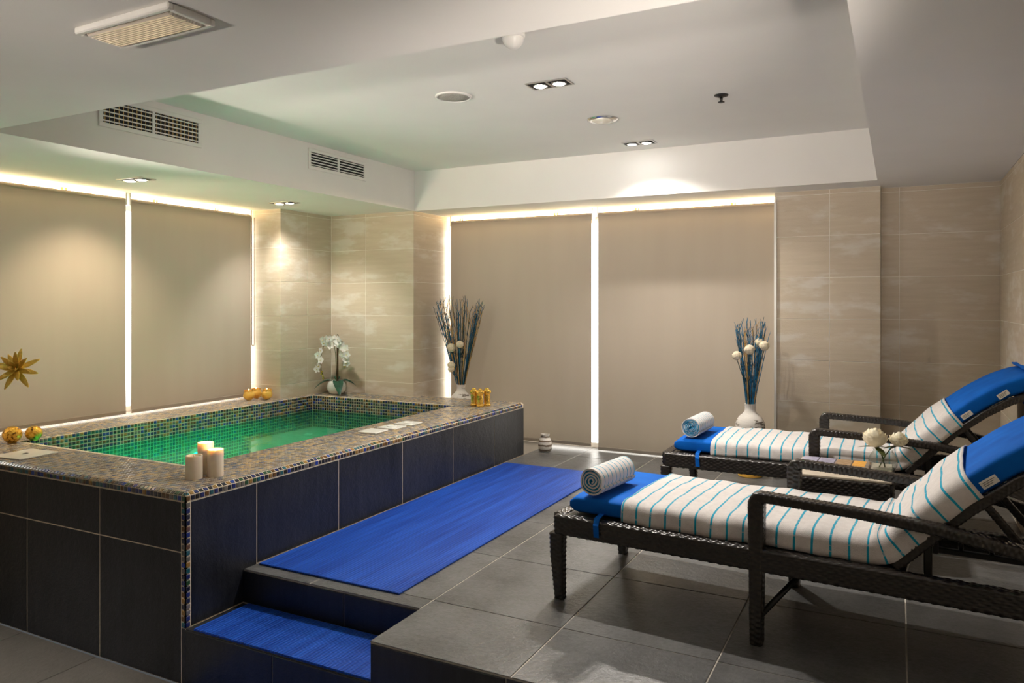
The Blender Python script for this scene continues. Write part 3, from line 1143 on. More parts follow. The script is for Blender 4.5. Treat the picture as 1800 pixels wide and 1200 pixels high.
def rect_tiles(o, u, v, n, nu, nv, skip=None):
    for i in range(nu):
        for j in range(nv):
            c = o + u * (P * (i + 0.5)) + v * (P * (j + 0.5))
            if skip and skip(c):
                continue
            stuff_q.append((c, u * TS, v * TS, n))


def in_hole(c):
    return IX0 - 0.012 < c.x < IX1 + 0.012 and IY0 - 0.012 < c.y < IY1 + 0.012


def deck_skip(c):
    if in_hole(c):
        return True
    if c.y > 5.9 - 0.01 and c.x < -4.07:
        return True
    if c.y > 5.2 - 0.01 and c.x < -5.07:
        return True
    return False


edge_q, stuff_q = stuff_q, []
rect_tiles(Vector((rx - 96 * P, ry, d)), U, V, W, 96, int((PY1 - 0.012 - ry) / P), deck_skip)
deck_q, stuff_q = stuff_q, edge_q
zb_ = -0.39
nz = int((ZT - zb_) / P)
nx_ = int((IX1 - IX0) / P)
ny_ = int((IY1 - IY0) / P)
rect_tiles(Vector((IX0, IY0, d)), V, -W, U, ny_, nz)                     # left inner wall
rect_tiles(Vector((IX0, IY1, d)), U, -W, -V, nx_, nz)                    # back inner wall
rect_tiles(Vector((IX1, IY0, d)), V, -W, -U, ny_, nz)
rect_tiles(Vector((IX0, IY0, d)), U, -W, V, nx_, nz)
rect_tiles(Vector((-4.08, PY1, 0.45)), U, -W, V, 40, 1)


def quads_to_mesh(name, qs, th, mat):
    n = len(qs)
    c = np.array([q[0] for q in qs]); u = np.array([q[1] for q in qs]) / 2
    v = np.array([q[2] for q in qs]) / 2; nn = np.array([q[3] for q in qs]) * th
    ch = 0.90
    base = [c - u - v, c + u - v, c + u + v, c - u + v]
    top = [c - ch * u - ch * v + nn, c + ch * u - ch * v + nn, c + ch * u + ch * v + nn, c - ch * u + ch * v + nn]
    co = np.stack(base + top, axis=1).reshape(-1, 3)
    fidx = np.array([[4, 5, 6, 7], [0, 1, 5, 4], [1, 2, 6, 5], [2, 3, 7, 6], [3, 0, 4, 7]])
    faces = (np.arange(n)[:, None, None] * 8 + fidx[None]).reshape(-1, 4)
    me = np_mesh(name, co, faces, mat)
    at = me.attributes.new('rnd', 'FLOAT', 'FACE')
    at.data.foreach_set('value', np.repeat(rng.random(n), 5).astype(np.float32))
    return me


def np_mesh(name, co, quads, mat, smooth=False):
    me = bpy.data.meshes.new(name)
    me.vertices.add(len(co))
    me.vertices.foreach_set('co', np.ascontiguousarray(co, dtype=np.float32).ravel())
    me.loops.add(quads.size)
    me.loops.foreach_set('vertex_index', np.ascontiguousarray(quads, dtype=np.int32).ravel())
    me.polygons.add(len(quads))
    me.polygons.foreach_set('loop_start', np.arange(0, quads.size, 4, dtype=np.int32))
    me.polygons.foreach_set('loop_total', np.full(len(quads), 4, dtype=np.int32))
    if smooth:
        me.polygons.foreach_set('use_smooth', np.ones(len(quads), dtype=bool))
    me.materials.append(mat)
    me.update(calc_edges=True)
    me.validate()
    return me


fm = link('mosaic_field', quads_to_mesh('mosaic_field', stuff_q, 0.003, M['mosaic']), pool)
fm['kind'] = 'stuff'
fm['label'] = 'blue and green glass mosaic on the inner pool walls'
# colourful row right at the opening stays in the wall field; the deck itself is browner
dk = link('deck_mosaic', quads_to_mesh('deck_mosaic', deck_q, 0.003, M['mosaic_deck']), pool)
dk['kind'] = 'stuff'
dk['label'] = 'brown and grey glass mosaic on the pool deck'
# pool floor lining and bench at the far end
obj('pool_floor', MB().box(IX0, IX1, IY0, IY1, -0.40, -0.385), plain('pool_lining', (0.45, 0.55, 0.50), 0.5, var=0.1, scale=8), pool)
bn = obj('bench', MB().rbox(IX0 + 0.004, IX1 - 0.004, 4.75, IY1 - 0.004, -0.385, 0.16, 0.01), plain('bench_lining', (0.36, 0.37, 0.33), 0.5, var=0.15, scale=14), pool)
obj('water', MB().add([(IX0 + 0.004, IY0 + 0.004, ZW), (IX1 - 0.004, IY0 + 0.004, ZW), (IX1 - 0.004, IY1 - 0.004, ZW), (IX0 + 0.004, IY1 - 0.004, ZW)], [(0, 1, 2, 3)]), M['water'], pool)
for (x, y, z, ax) in ((IX0, 3.30, 0.10, 'x'), (IX0, 4.20, 0.10, 'x'), (IX1, 3.5, 0.05, '-x'), (IX1, 4.4, 0.05, '-x')):
    rot = Matrix.Rotation(R(90 if ax == 'x' else -90), 4, 'Y')
    l_ = MB().lathe([(0.085, 0.0), (0.085, 0.012), (0.066, 0.018)], 24, mat=Matrix.Translation((x, y, z)) @ rot)
    o = obj('pool_lamp', l_, M['white'], pool)
    obj('lens', MB().lathe([(0.064, 0.016), (0.05, 0.022), (0.01, 0.025)], 24, mat=Matrix.Translation((x, y, z)) @ rot), M['pool_lamp'], o)
    L = bpy.data.lights.new('pool_spot', 'SPOT')
    L.energy = POOL_W
    L.color = (0.0, 1.0, 0.56)
    L.spot_size = R(105)
    L.spot_blend = 0.6
    L.shadow_soft_size = 0.05
    lo = bpy.data.objects.new('pool_light', L)
    C.objects.link(lo)
    lo.parent = o
    sx = 1 if ax == 'x' else -1
    lo.location = (x + sx * 0.05, y, z)
    lo.rotation_euler = Vector((sx, 0, -0.75)).to_track_quat('-Z', 'Y').to_euler()
for (x, y) in ((-4.75, 5.2), (-4.25, 5.3), (-4.45, 5.05)):
    obj('jet', MB().lathe([(0.045, 0.0), (0.045, 0.010), (0.02, 0.014), (0.012, 0.006)], 20, (x, y, 0.16)), M['ceramic'], pool, True)
for (x, y) in ((-4.6, 3.4), (-4.55, 4.3)):
    obj('jet', MB().lathe([(0.06, 0.0), (0.06, 0.012), (0.03, 0.018), (0.02, 0.008)], 20, (x, y, -0.385)), M['ceramic'], pool, True)


# ---- white plates on the deck
def plate(label, x, y, w, l, rz, ring):
    t = thing('pool_plate', label, 'plate', (x, y, ZT), rz, 'white plates on the pool deck')
    obj('cover', MB().rbox(-w / 2, w / 2, -l / 2, l / 2, 0.0005, 0.009, 0.002), M['ceramic'], t)
    if ring == 'ring':
        autosmooth(obj('button', MB().lathe([(0.036, 0.009), (0.036, 0.014), (0.030, 0.016), (0.027, 0.012), (0.004, 0.012)], 28), M['white'], t))
    if ring == 'latch':
        autosmooth(obj('latch', MB().lathe([(0.016, 0.009), (0.015, 0.013), (0.004, 0.014)], 16), M['steel'], t))
    return t


plate('blank white square plate, nearest of the three on the pool ledge', -3.228, 4.18, 0.150, 0.150, 0, None)
plate('white square plate with round button, middle of three on the pool ledge', -3.213, 4.375, 0.150, 0.150, 0, 'ring')
plate('white square plate with round button, farthest of three on the pool ledge', -3.205, 4.565, 0.150, 0.150, 0, 'ring')
plate('large white skimmer plate on the front left pool ledge', -4.545, 2.61, 0.24, 0.235, R(4), 'latch')


# ================================================================== mats
def floor_mat(label, x0, x1, y0, y1, z, rz=0):
    cx, cy = (x0 + x1) / 2, (y0 + y1) / 2
    o = obj('rubber_mat', MB().rbox(x0 - cx, x1 - cx, y0 - cy, y1 - cy, 0, 0.010, 0.002), M['mat'], None, False, (cx, cy, z), (0, 0, rz))
    return tag(o, label, 'mat', 'blue ribbed mats')


floor_mat('long blue ribbed mat lying along the pool side', -2.945, -2.06, 2.862, 5.61, 0.0005, R(-0.0))
floor_mat('blue ribbed mat on the step at the pool corner', -2.918, -1.893, 2.432, 2.768, -0.1695)
floor_mat('blue ribbed mat on the lower floor below the step', -2.985, -1.90, 1.90, 2.41, ZL + 0.0005)


# ================================================================== wicker weave
def woven(path, sizes, mode='long', sw=0.0105, per=0.040, amp=0.0040, da=0.0045, dp=0.0032, close=True, side=(0, 1, 0)):
    """sweep a rounded rectangle along a polyline; the surface is displaced as a basket weave.
    sizes: per path point (width along `side`, height across it)."""
    path = np.array(path, float)
    sizes = np.array(sizes, float)
    if sizes.ndim == 1:
        sizes = np.repeat(sizes[None], len(path), 0)
    seg = np.linalg.norm(np.diff(path, axis=0), axis=1)
    cum = np.concatenate([[0], np.cumsum(seg)])
    n = max(4, int(cum[-1] / da))
    s = np.linspace(0, cum[-1], n)
    p = np.stack([np.interp(s, cum, path[:, k]) for k in range(3)], 1)
    sz = np.stack([np.interp(s, cum, sizes[:, k]) for k in range(2)], 1)
    # smooth corners
    for _ in range(3):
        q = p.copy(); q[1:-1] = (p[:-2] + 2 * p[1:-1] + p[2:]) / 4; p = q
    t = np.gradient(p, axis=0)
    for _ in range(4):
        q = t.copy(); q[1:-1] = (t[:-2] + 2 * t[1:-1] + t[2:]) / 4; t = q
    t /= np.linalg.norm(t, axis=1)[:, None]
    side = np.array(side, float)
    b_ = side[None] - t * (t @ side)[:, None]
    b_ /= np.linalg.norm(b_, axis=1)[:, None]
    h = np.cross(b_, t)
    w0, h0 = sz.mean(0)
    per_len = 2 * (w0 + h0)
    m = max(16, int(per_len / dp))
    # superellipse-like rounded rectangle by arc length
    r = min(w0, h0) * 0.22
    pts, nor = [], []
    dens = 400
    raw = []
    for (cx, cy, a0) in ((1, 1, 0), (-1, 1, 90), (-1, -1, 180), (1, -1, 270)):
        for k in range(12):
            a = math.radians(a0 + 90 * k / 11)
            raw.append((cx * (0.5 - r / w0) * w0 + r * math.cos(a), cy * (0.5 - r / h0) * h0 + r * math.sin(a), math.cos(a), math.sin(a)))
    raw = np.array(raw + [raw[0]])
    L = np.concatenate([[0], np.cumsum(np.hypot(np.diff(raw[:, 0]), np.diff(raw[:, 1])))])
    pp = np.arange(m) / m * L[-1]
    prof = np.stack([np.interp(pp, L, raw[:, k]) for k in range(4)], 1)
    rows = max(2, int(round(L[-1] / sw / 2)) * 2)
    S, Q = np.meshgrid(s, pp / L[-1], indexing='ij')
    if mode == 'long':
        x = Q * rows
        ri = np.floor(x); tt = x - ri
        wv = 0.5 + 0.5 * np.cos(np.pi * (S / per * 2 + ri))
    else:
        x = S / sw
        ri = np.floor(x); tt = x - ri
        cols = max(2, int(round(L[-1] / per / 2)) * 2)
        wv = 0.5 + 0.5 * np.cos(np.pi * (Q * cols * 2 + ri))
    dis = amp * (0.12 + 0.88 * wv) * np.sqrt(np.clip(1 - (2 * tt - 1) ** 2, 0, 1))
    fx = sz[:, 0][:, None] / w0
    fy = sz[:, 1][:, None] / h0
    A = prof[:, 0][None] * fx + dis * prof[:, 2][None]
    B = prof[:, 1][None] * fy + dis * prof[:, 3][None]
    co = p[:, None, :] + b_[:, None, :] * A[..., None] + h[:, None, :] * B[..., None]
    co = co.reshape(-1, 3)
    i, j = np.meshgrid(np.arange(n - 1), np.arange(m), indexing='ij')
    j2 = (j + 1) % m
    quads = np.stack([i * m + j, (i + 1) * m + j, (i + 1) * m + j2, i * m + j2], -1).reshape(-1, 4)
    # end caps: fan quads towards a centre ring (collapsed)
    c0 = len(co)
    co = np.concatenate([co, p[:1], p[-1:]])
    k = np.arange(0, m - 1, 2)
    cap0 = np.stack([np.full(len(k), c0), k, k + 1, (k + 2) % m], -1)
    cap1 = np.stack([np.full(len(k), c0 + 1), (n - 1) * m + (k + 2) % m, (n - 1) * m + k + 1, (n - 1) * m + k], -1)
    quads = np.concatenate([quads, cap0, cap1])
    return co, quads


def wov(name, parent, *a, **k):
    co, q = woven(*a, **k)
    return link(name, np_mesh(name, co, q, M['wicker'], True), parent)


# ================================================================== lounger
LW = 0.79     # outer width


def make_lounger():
    t = thing('sun_lounger', 'black wicker sun lounger', 'sun lounger', (0, 0, 0), 0, 'wicker sun loungers')
    yn, yf = 0.034, LW - 0.034
    rz = 0.340
    for y in (yn, yf):
        wov('side_rail', t, [(0.03, y, rz), (2.12, y, rz - 0.004)], (0.052, 0.086))
        wov('leg', t, [(0.034, y, 0.300), (0.034, y, 0.20), (0.046, y, 0.001)], [(0.058, 0.066), (0.055, 0.060), (0.044, 0.040)], mode='wrap')
        arm = [(0.932, y, 0.001), (0.932, y, 0.56), (0.938, y, 0.582), (0.962, y, 0.588), (1.30, y, 0.575), (1.57, y, 0.554), (1.80, y, 0.516),
               (1.97, y, 0.46), (2.06, y, 0.40), (2.10, y, 0.31)]
        sz = [(0.056, 0.044), (0.058, 0.060), (0.058, 0.050), (0.058, 0.036), (0.058, 0.034), (0.058, 0.036), (0.056, 0.040), (0.054, 0.046), (0.052, 0.055), (0.050, 0.060)]
        wov('arm_frame', t, arm, sz, mode='wrap')
        wov('rear_leg', t, [(2.095, y, 0.33), (2.085, y, 0.20), (2.11, y, 0.055)], [(0.052, 0.10), (0.05, 0.066), (0.046, 0.05)], mode='wrap')
        wh = MB().lathe([(0.012, -0.014), (0.052, -0.014), (0.056, -0.008), (0.056, 0.008), (0.052, 0.014), (0.012, 0.014)], 28,
                        mat=Matrix.Translation((2.11, y - 0.042 if y < 0.3 else y + 0.042, 0.057)) @ Matrix.Rotation(R(90), 4, 'X'))
        autosmooth(obj('wheel', wh, M['wheel'], t))
    wov('foot_rail', t, [(0.034, yn + 0.02, rz), (0.034, yf - 0.02, rz)], (0.062, 0.086), side=(1, 0, 0))
    wov('rear_rail', t, [(2.09, yn + 0.02, rz - 0.01), (2.09, yf - 0.02, rz - 0.01)], (0.05, 0.07), side=(1, 0, 0))
    # seat slats
    for k in range(9):
        x = 0.12 + k * 0.155
        obj('seat_slat', MB().rbox(x, x + 0.10, yn + 0.02, yf - 0.02, 0.352, 0.372, 0.004), M['wicker'], t)
    obj('seat_sling', MB().rbox(0.07, 1.44, yn + 0.012, yf - 0.012, 0.366, 0.3845, 0.003), M['black'], t)
    # cross brace between the arm legs
    obj('cross_bar', MB().tube([(0.95, yn, 0.12), (1.12, (yn + yf) / 2, 0.30), (0.95, yf, 0.12)], 0.012, 10), M['black'], t, True)
    # backrest frame
    bk = [(1.42, 0.386), (1.52, 0.49), (1.66, 0.630), (1.80, 0.745), (1.92, 0.822), (2.02, 0.862)]
    for y in (yn + 0.075, yf - 0.075):
        yy = y - 0.035 if y < 0.4 else y + 0.035
        wov('backrest_bar', t, [(x, yy, z) for x, z in bk], (0.036, 0.036), mode='wrap', sw=0.009, per=0.02, amp=0.003)
    for k in range(7):
        f = 0.06 + k * 0.145
        xs = np.interp(f, np.linspace(0, 1, 6), [b[0] for b in bk]); zs = np.interp(f, np.linspace(0, 1, 6), [b[1] for b in bk])
        obj('back_slat', MB().tube([(xs, yn + 0.05, zs), (xs, yf - 0.05, zs)], 0.013, 8), M['wicker'], t, True)
    # prop struts and the ratchet rails they rest on
    for y in (yn + 0.11, yf - 0.11):
        wov('prop_strut', t, [(1.70, y, 0.645), (1.84, y, 0.47), (1.99, y, 0.315)], (0.022, 0.026), mode='wrap', sw=0.009, per=0.02, amp=0.003)
        obj('ratchet_rail', MB().rbox(1.46, 2.08, y - 0.012, y + 0.012, 0.296, 0.320, 0.004), M['black'], t)
        for k in range(4):
            obj('ratchet_peg', MB().lathe([(0.010, 0.0), (0.010, 0.032), (0.004, 0.036)], 10, (1.62 + 0.11 * k, y, 0.318)), M['black'], t, True)
        obj('hinge_post', MB().rbox(1.512, 1.540, y - 0.045, y - 0.02, 0.30, 0.50, 0.004), M['black'], t)
    obj('prop_bar', MB().tube([(1.99, yn + 0.10, 0.33), (1.99, yf - 0.10, 0.33)], 0.012, 10), M['black'], t, True)
    return t


# centre line of the cushion (underside), local x / z
CP = [(0.075, 0.388), (0.5, 0.388), (1.0, 0.388), (1.36, 0.390), (1.415, 0.408), (1.52, 0.508), (1.66, 0.650), (1.80, 0.764), (1.92, 0.842), (2.03, 0.888), (2.075, 0.893)]


def path_at(step):
    p = np.array(CP)
    seg = np.hypot(*np.diff(p, axis=0).T)
    cum = np.concatenate([[0], np.cumsum(seg)])
    n = int(cum[-1] / step) + 1
    s = np.linspace(0, cum[-1], n)
    q = np.stack([np.interp(s, cum, p[:, 0]), np.interp(s, cum, p[:, 1])], 1)
    for _ in range(3):
        k = q.copy(); k[1:-1] = (q[:-2] + 2 * q[1:-1] + q[2:]) / 4; q = k
    tg = np.gradient(q, axis=0); tg /= np.linalg.norm(tg, axis=1)[:, None]
    nrm = np.stack([-tg[:, 1], tg[:, 0]], 1)
    return s, q, tg, nrm


CY0, CY1, CT = 0.072, LW - 0.072, 0.080


def cushion_profile(w0, w1, th, n=44, e=0.36):
    """rounded cross-section (y, height) going round once"""
    out = []
    cx, hw = (w0 + w1) / 2, (w1 - w0) / 2
    for k in range(n):
        a = 2 * math.pi * k / n
        c_, s_ = math.cos(a), math.sin(a)
        y = math.copysign(abs(c_) ** (e * 0.35), c_) * hw
        z = math.copysign(abs(s_) ** e, s_) * th / 2
        out.append((cx + y, z + th / 2))
    return out


def make_cushion():
    t = thing('lounger_cushion', 'royal blue cushion', 'cushion', (0, 0, 0), 0, 'blue lounger cushions')
    s, q, tg, nr = path_at(0.02)
    vs_, fs = [], []
    m = 44
    n = len(s)
    for k in range(n):
        e0 = min(1.0, 0.45 + 0.55 * math.sqrt(max(0, 1 - (1 - min(1, s[k] / 0.05)) ** 2)))
        e1 = min(1.0, 0.30 + 0.70 * math.sqrt(max(0, 1 - (1 - min(1, (s[-1] - s[k]) / 0.06)) ** 2)))
        th = CT * min(e0, e1)
        off = CT * (1 - min(e0, e1)) * 0.5
        if s[k] > 1.42:
            th *= 1.12
        for (y, z) in cushion_profile(CY0, CY1, th):
            crown = 0.004 * (1 - ((y - LW / 2) / (LW / 2 - 0.07)) ** 2) if z > th * 0.5 else 0
            z2 = z + off + crown
            vs_.append((q[k, 0] + nr[k, 0] * z2, y, q[k, 1] + nr[k, 1] * z2))
    for k in range(n - 1):
        for i in range(m):
            j = (i + 1) % m
            fs.append((k * m + i, k * m + j, (k + 1) * m + j, (k + 1) * m + i))
    fs.append(tuple(range(m))[::-1])
    fs.append(tuple((n - 1) * m + i for i in range(m)))
    autosmooth(obj('pad', MB().add(vs_, fs), M['blue_fabric'], t), 60)
    # folded hood over the top of the backrest
    hd = MB()
    hv = []
    prof = [(2.00, 0.990), (2.055, 0.992), (2.10, 0.965), (2.112, 0.92), (2.09, 0.872), (2.035, 0.835), (1.985, 0.805)]
    for x, z in prof:
        for i in range(9):
            hv.append((x, CY0 - 0.004 + (CY1 - CY0 + 0.008) * i / 8, z + 0.003 * math.sin(i * 1.7)))
    hd.add(hv, [(k * 9 + i, (k + 1) * 9 + i, (k + 1) * 9 + i + 1, k * 9 + i + 1) for k in range(len(prof) - 1) for i in range(8)])
    o = obj('hood', hd, M['blue_fabric'], t, True)
    md = o.modifiers.new('solid', 'SOLIDIFY'); md.thickness = 0.006
    # tie straps
    for y, dy in ((CY0 - 0.004, -0.046), (CY1 + 0.004, 0.046)):
        sv = []
        for x in (0.225, 0.25):
            sv += [(x, y - dy * 0.1, 0.405), (x, y + dy, 0.397), (x + 0.004, y + dy * 1.55, 0.37), (x + 0.008, y + dy * 1.58, 0.318)]
        o = obj('tie_strap', MB().add(sv, [(0, 1, 5, 4), (1, 2, 6, 5), (2, 3, 7, 6)]), M['blue_fabric'], t)
        md = o.modifiers.new('solid', 'SOLIDIFY'); md.thickness = 0.003
    # sewn-in labels on the near side of the backrest
    for k, (x, z) in enumerate(((1.715, 0.735), (1.885, 0.858))):
        mtx = Matrix.Translation((x, CY0 - 0.004, z)) @ Matrix.Rotation(R(-38), 4, 'Y')
        lb = obj('care_label', MB().rbox(-0.030, 0.030, -0.0015, 0.0015, -0.014, 0.014, 0.0005, mat=mtx), M['label'], t)
        ink = MB()
        for j in (-0.006, 0.0, 0.006):
            ink.box(-0.022, 0.016 + j, -0.0022, -0.0014, j - 0.001, j + 0.001, mat=mtx)
        obj('print', ink, M['label_ink'], lb)
    return t


def make_towel(s0, s1, seed):
    """striped towel draped over the pad from path length s0 to s1"""
    rr = random.Random(seed)
    s, q, tg, nr = path_at(0.0125)
    sel = [k for k in range(len(s)) if s0 <= s[k] <= s1]
    # cross-section: hem low on the near side, over the top, down the far side
    top = CT + 0.006
    y0, y1 = CY0 - 0.010, CY1 + 0.010
    prof = [(y0 - 0.006, -0.002), (y0 - 0.006, 0.018), (y0 - 0.005, 0.036), (y0 - 0.004, 0.052), (y0, 0.066), (y0 + 0.010, 0.077), (y0 + 0.026, 0.084)]
    inner = [(y0 + 0.026 + (y1 - y0 - 0.052) * k / 22, 0.088 + 0.010 * math.sin(math.pi * k / 22)) for k in range(1, 22)]
    prof = prof + inner + [(y0 + y1 - y, z) for y, z in prof[::-1]]
    lens = [0.0]
    for a, b2 in zip(prof[:-1], prof[1:]):
        lens.append(lens[-1] + math.hypot(b2[0] - a[0], b2[1] - a[1]))
    vs_, uvs = [], []
    ph = [rr.uniform(0, 6.28) for _ in range(6)]
    for k in sel:
        scale = 1.12 if s[k] > 1.42 else 1.0
        for i, (y, z) in enumerate(prof):
            side = max(0.0, 1 - z / 0.07)
            wr_ = 0.0022 * math.sin(s[k] * 23 + y * 9 + ph[0]) + 0.0018 * math.sin(s[k] * 41 - y * 17 + ph[1]) + 0.0016 * math.sin(s[k] * 11 + y * 30 + ph[2])
            push = side * (0.004 * math.sin(s[k] * 19 + ph[3]) + 0.003 * math.sin(s[k] * 47 + ph[4]))
            yy = y + (push - 0.002 * side if y < LW / 2 else -push + 0.002 * side)
            zz = z * scale + wr_ * (1 - side) + 0.004 * side * math.sin(s[k] * 8 + ph[5])
            # crease where seat and back meet
            zz += 0.012 * math.exp(-((s[k] - 1.30) / 0.035) ** 2) * (1 - side)
            vs_.append((q[k, 0] + nr[k, 0] * zz, yy, q[k, 1] + nr[k, 1] * zz))
            uvs.append((s[k], lens[i]))
    m, n = len(prof), len(sel)
    fs = [(k * m + i, k * m + i + 1, (k + 1) * m + i + 1, (k + 1) * m + i) for k in range(n - 1) for i in range(m - 1)]
    o = obj('draped_towel', MB().add(vs_, fs), M['towel'], None, True)
    uvl = o.data.uv_layers.new(name='UVMap')
    for lp in o.data.loops:
        uvl.data[lp.index].uv = uvs[lp.vertex_index]
    md = o.modifiers.new('solid', 'SOLIDIFY')
    md.thickness = 0.005
    md.offset = 1.0
    return o


def make_roll(length, turns, r1, blue_core):
    """rolled towel: a spiral sheet, white outside and turquoise inside"""
    n = int(turns * 26)
    r0 = 0.009
    outer, inner = [], []
    th = (r1 - r0) / turns * 0.90
    for k in range(n + 1):
        a = 2 * math.pi * turns * k / n
        r = r0 + (r1 - r0) * k / n
        r += 0.0012 * math.sin(a * 2.3)
        outer.append((r * math.cos(a), r * math.sin(a)))
        inner.append(((r - th) * math.cos(a), (r - th) * math.sin(a)))
    ky = 20
    vs_, uvs, fs, mi = [], [], [], []
    ys = [length * j / ky for j in range(ky + 1)]

    def ring(pts, lo=0.0):
        base = len(vs_)
        arc = 0
        for k, (x, z) in enumerate(pts):
            if k:
                arc += math.hypot(x - pts[k - 1][0], z - pts[k - 1][1])
            for j, y in enumerate(ys):
                e = 0.0
                if j in (0, ky):
                    e = 0.003 * math.sin(k * 0.7) * (1 if j else -1)
                vs_.append((x, y + e, z))
                uvs.append((y + 0.01, arc))
        return base
    b1, b2 = ring(outer), ring(inner)
    w = ky + 1
    mid = len(vs_)
    for k in range(n + 1):
        f = 0.22 if (blue_core and k < n * 0.86) else 0.62
        for j in (0, ky):
            a_, c_ = vs_[b1 + k * w + j], vs_[b2 + k * w + j]
            vs_.append(tuple(a_[q] * (1 - f) + c_[q] * f for q in range(3)))
            uvs.append((0.03, 0.0))
    for k in range(n):
        for j in range(ky):
            fs.append((b1 + k * w + j, b1 + (k + 1) * w + j, b1 + (k + 1) * w + j + 1, b1 + k * w + j + 1)); mi.append(0)
            fs.append((b2 + k * w + j, b2 + k * w + j + 1, b2 + (k + 1) * w + j + 1, b2 + (k + 1) * w + j)); mi.append(1)
        for j, sgn in ((0, 1), (ky, -1)):
            a_, b_2, c_, d_ = b1 + k * w + j, b1 + (k + 1) * w + j, b2 + (k + 1) * w + j, b2 + k * w + j
            m0 = mid + k * 2 + (0 if j == 0 else 1)
            m1 = mid + (k + 1) * 2 + (0 if j == 0 else 1)
            fs.append((a_, m0, m1, b_2) if sgn > 0 else (a_, b_2, m1, m0)); mi.append(2)
            fs.append((m0, d_, c_, m1) if sgn > 0 else (m0, m1, c_, d_)); mi.append(1)
    for j in range(ky):
        fs.append((b1 + n * w + j, b1 + n * w + j + 1, b2 + n * w + j + 1, b2 + n * w + j)); mi.append(0)
    mb = MB()
    mb.v, mb.f, mb.m = vs_, fs, mi
    o = obj('rolled_towel', mb, [M['towel_roll'], M['towel_back'], M['terry']], None, False)
    uvl = o.data.uv_layers.new(name='UVMap')
    for lp in o.data.loops:
        uvl.data[lp.index].uv = uvs[lp.vertex_index]
    autosmooth(o, 50)
    return o


A1, A2 = R(-4.6), R(0.3)
O1, O2 = (-1.432, 3.150), (-1.375, 4.775)


def loc_on(O, ang, x, y, z):
    return (O[0] + x * math.cos(ang) - y * math.sin(ang), O[1] + x * math.sin(ang) + y * math.cos(ang), z)


lg = make_lounger()
lg.location = (*O1, 0); lg.rotation_euler = (0, 0, A1)
lg['label'] = 'black wicker sun lounger nearest the camera'
copy_tree(lg, (*O2, 0), A2, 'black wicker sun lounger by the back wall, behind the side table')
cu = make_cushion()
cu.location = (*O1, 0); cu.rotation_euler = (0, 0, A1)
cu['label'] = 'royal blue cushion on the nearest sun lounger'
copy_tree(cu, (*O2, 0), A2, 'royal blue cushion on the sun lounger by the back wall')
for (O, ang, lab, seed, s0) in ((O1, A1, 'white towel with turquoise stripes draped over the nearest lounger', 3, 0.262),
                                (O2, A2, 'white towel with turquoise stripes draped over the lounger by the back wall', 9, 0.235)):
    o = make_towel(s0, 1.745, seed)
    o.location = (*O, 0); o.rotation_euler = (0, 0, ang)
    tag(o, lab, 'towel', 'striped towels on the loungers')
for (O, ang, lab, core, ln, turns, yst, xr) in (
        (O1, A1, 'rolled striped towel on the foot of the nearest lounger', False, 0.34, 4.2, 0.075, 0.185),
        (O2, A2, 'rolled white towel with turquoise core on the foot of the far lounger', True, 0.36, 6.2, 0.11, 0.175)):
    o = make_roll(ln, turns, 0.066, core)
    o.location = loc_on(O, ang, xr, yst, 0.388 + CT + 0.008 + 0.068)
    o.rotation_euler = (Matrix.Rotation(ang - R(3), 3, 'Z') @ Matrix.Rotation(R(100), 3, 'Y')).to_euler()
    tag(o, lab, 'towel', 'rolled towels on the loungers')

# ================================================================== side table, magazine, flowers
TX, TY, TZ = -0.515, 4.245, 0.450
t = thing('side_table', 'low black wicker side table with pale top between the loungers', 'table', (TX, TY, 0))
TWX, TWY = 0.50, 0.50
obj('table_top', MB().rbox(0.012, TWX - 0.012, 0.012, TWY - 0.012, TZ - 0.014, TZ, 0.003), M['table_top'], t)
for (p0, p1, sd) in (((0.02, 0.016, 0.385), (TWX - 0.02, 0.016, 0.385), (0, 1, 0)), ((0.02, TWY - 0.016, 0.385), (TWX - 0.02, TWY - 0.016, 0.385), (0, 1, 0)),
                     ((0.016, 0.02, 0.385), (0.016, TWY - 0.02, 0.385), (1, 0, 0)), ((TWX - 0.016, 0.02, 0.385), (TWX - 0.016, TWY - 0.02, 0.385), (1, 0, 0))):
    wov('woven_apron', t, [p0, p1], (0.026, 0.098), side=sd, sw=0.012, per=0.034, amp=0.004)
for x in (0.03, TWX - 0.03):
    for y in (0.03, TWY - 0.03):
        wov('leg', t, [(x, y, 0.345), (x, y, 0.001)], [(0.046, 0.046), (0.040, 0.040)], mode='wrap')


def magazine_cover():
    m, nt, b = _nodes('magazine_cover')
    sep = N(nt, 'ShaderNodeSeparateXYZ')
    nt.links.new(N(nt, 'ShaderNodeTexCoord').outputs['Object'], sep.inputs[0])
    x, y = sep.outputs[0], sep.outputs[1]
    p = pos(nt)
    u = math_n(nt, 'DIVIDE', x, 0.36)
    col = ramp(nt, u, [(0.0, (0.42, 0.40, 0.55)), (0.27, (0.30, 0.29, 0.42)), (0.50, (0.36, 0.22, 0.10)), (0.74, (0.85, 0.40, 0.02)), (0.92, (0.22, 0.17, 0.13))], 'CONSTANT')
    v = N(nt, 'ShaderNodeTexVoronoi', i_Scale=38.0)
    nt.links.new(p, v.inputs['Vector'])
    pic = ramp(nt, v.outputs['Distance'], [(0.25, (0.85, 0.83, 0.82)), (0.55, (0.25, 0.2, 0.18))])
    c = mixrgb(nt, 0.16, col, pic)
    e1 = math_n(nt, 'GREATER_THAN', math_n(nt, 'FRACT', math_n(nt, 'DIVIDE', x, 0.089)), 0.93)
    nt.links.new(mixrgb(nt, e1, c, (0.05, 0.045, 0.05)), b.inputs['Base Color'])
    b.inputs['Roughness'].default_value = 0.3
    return m


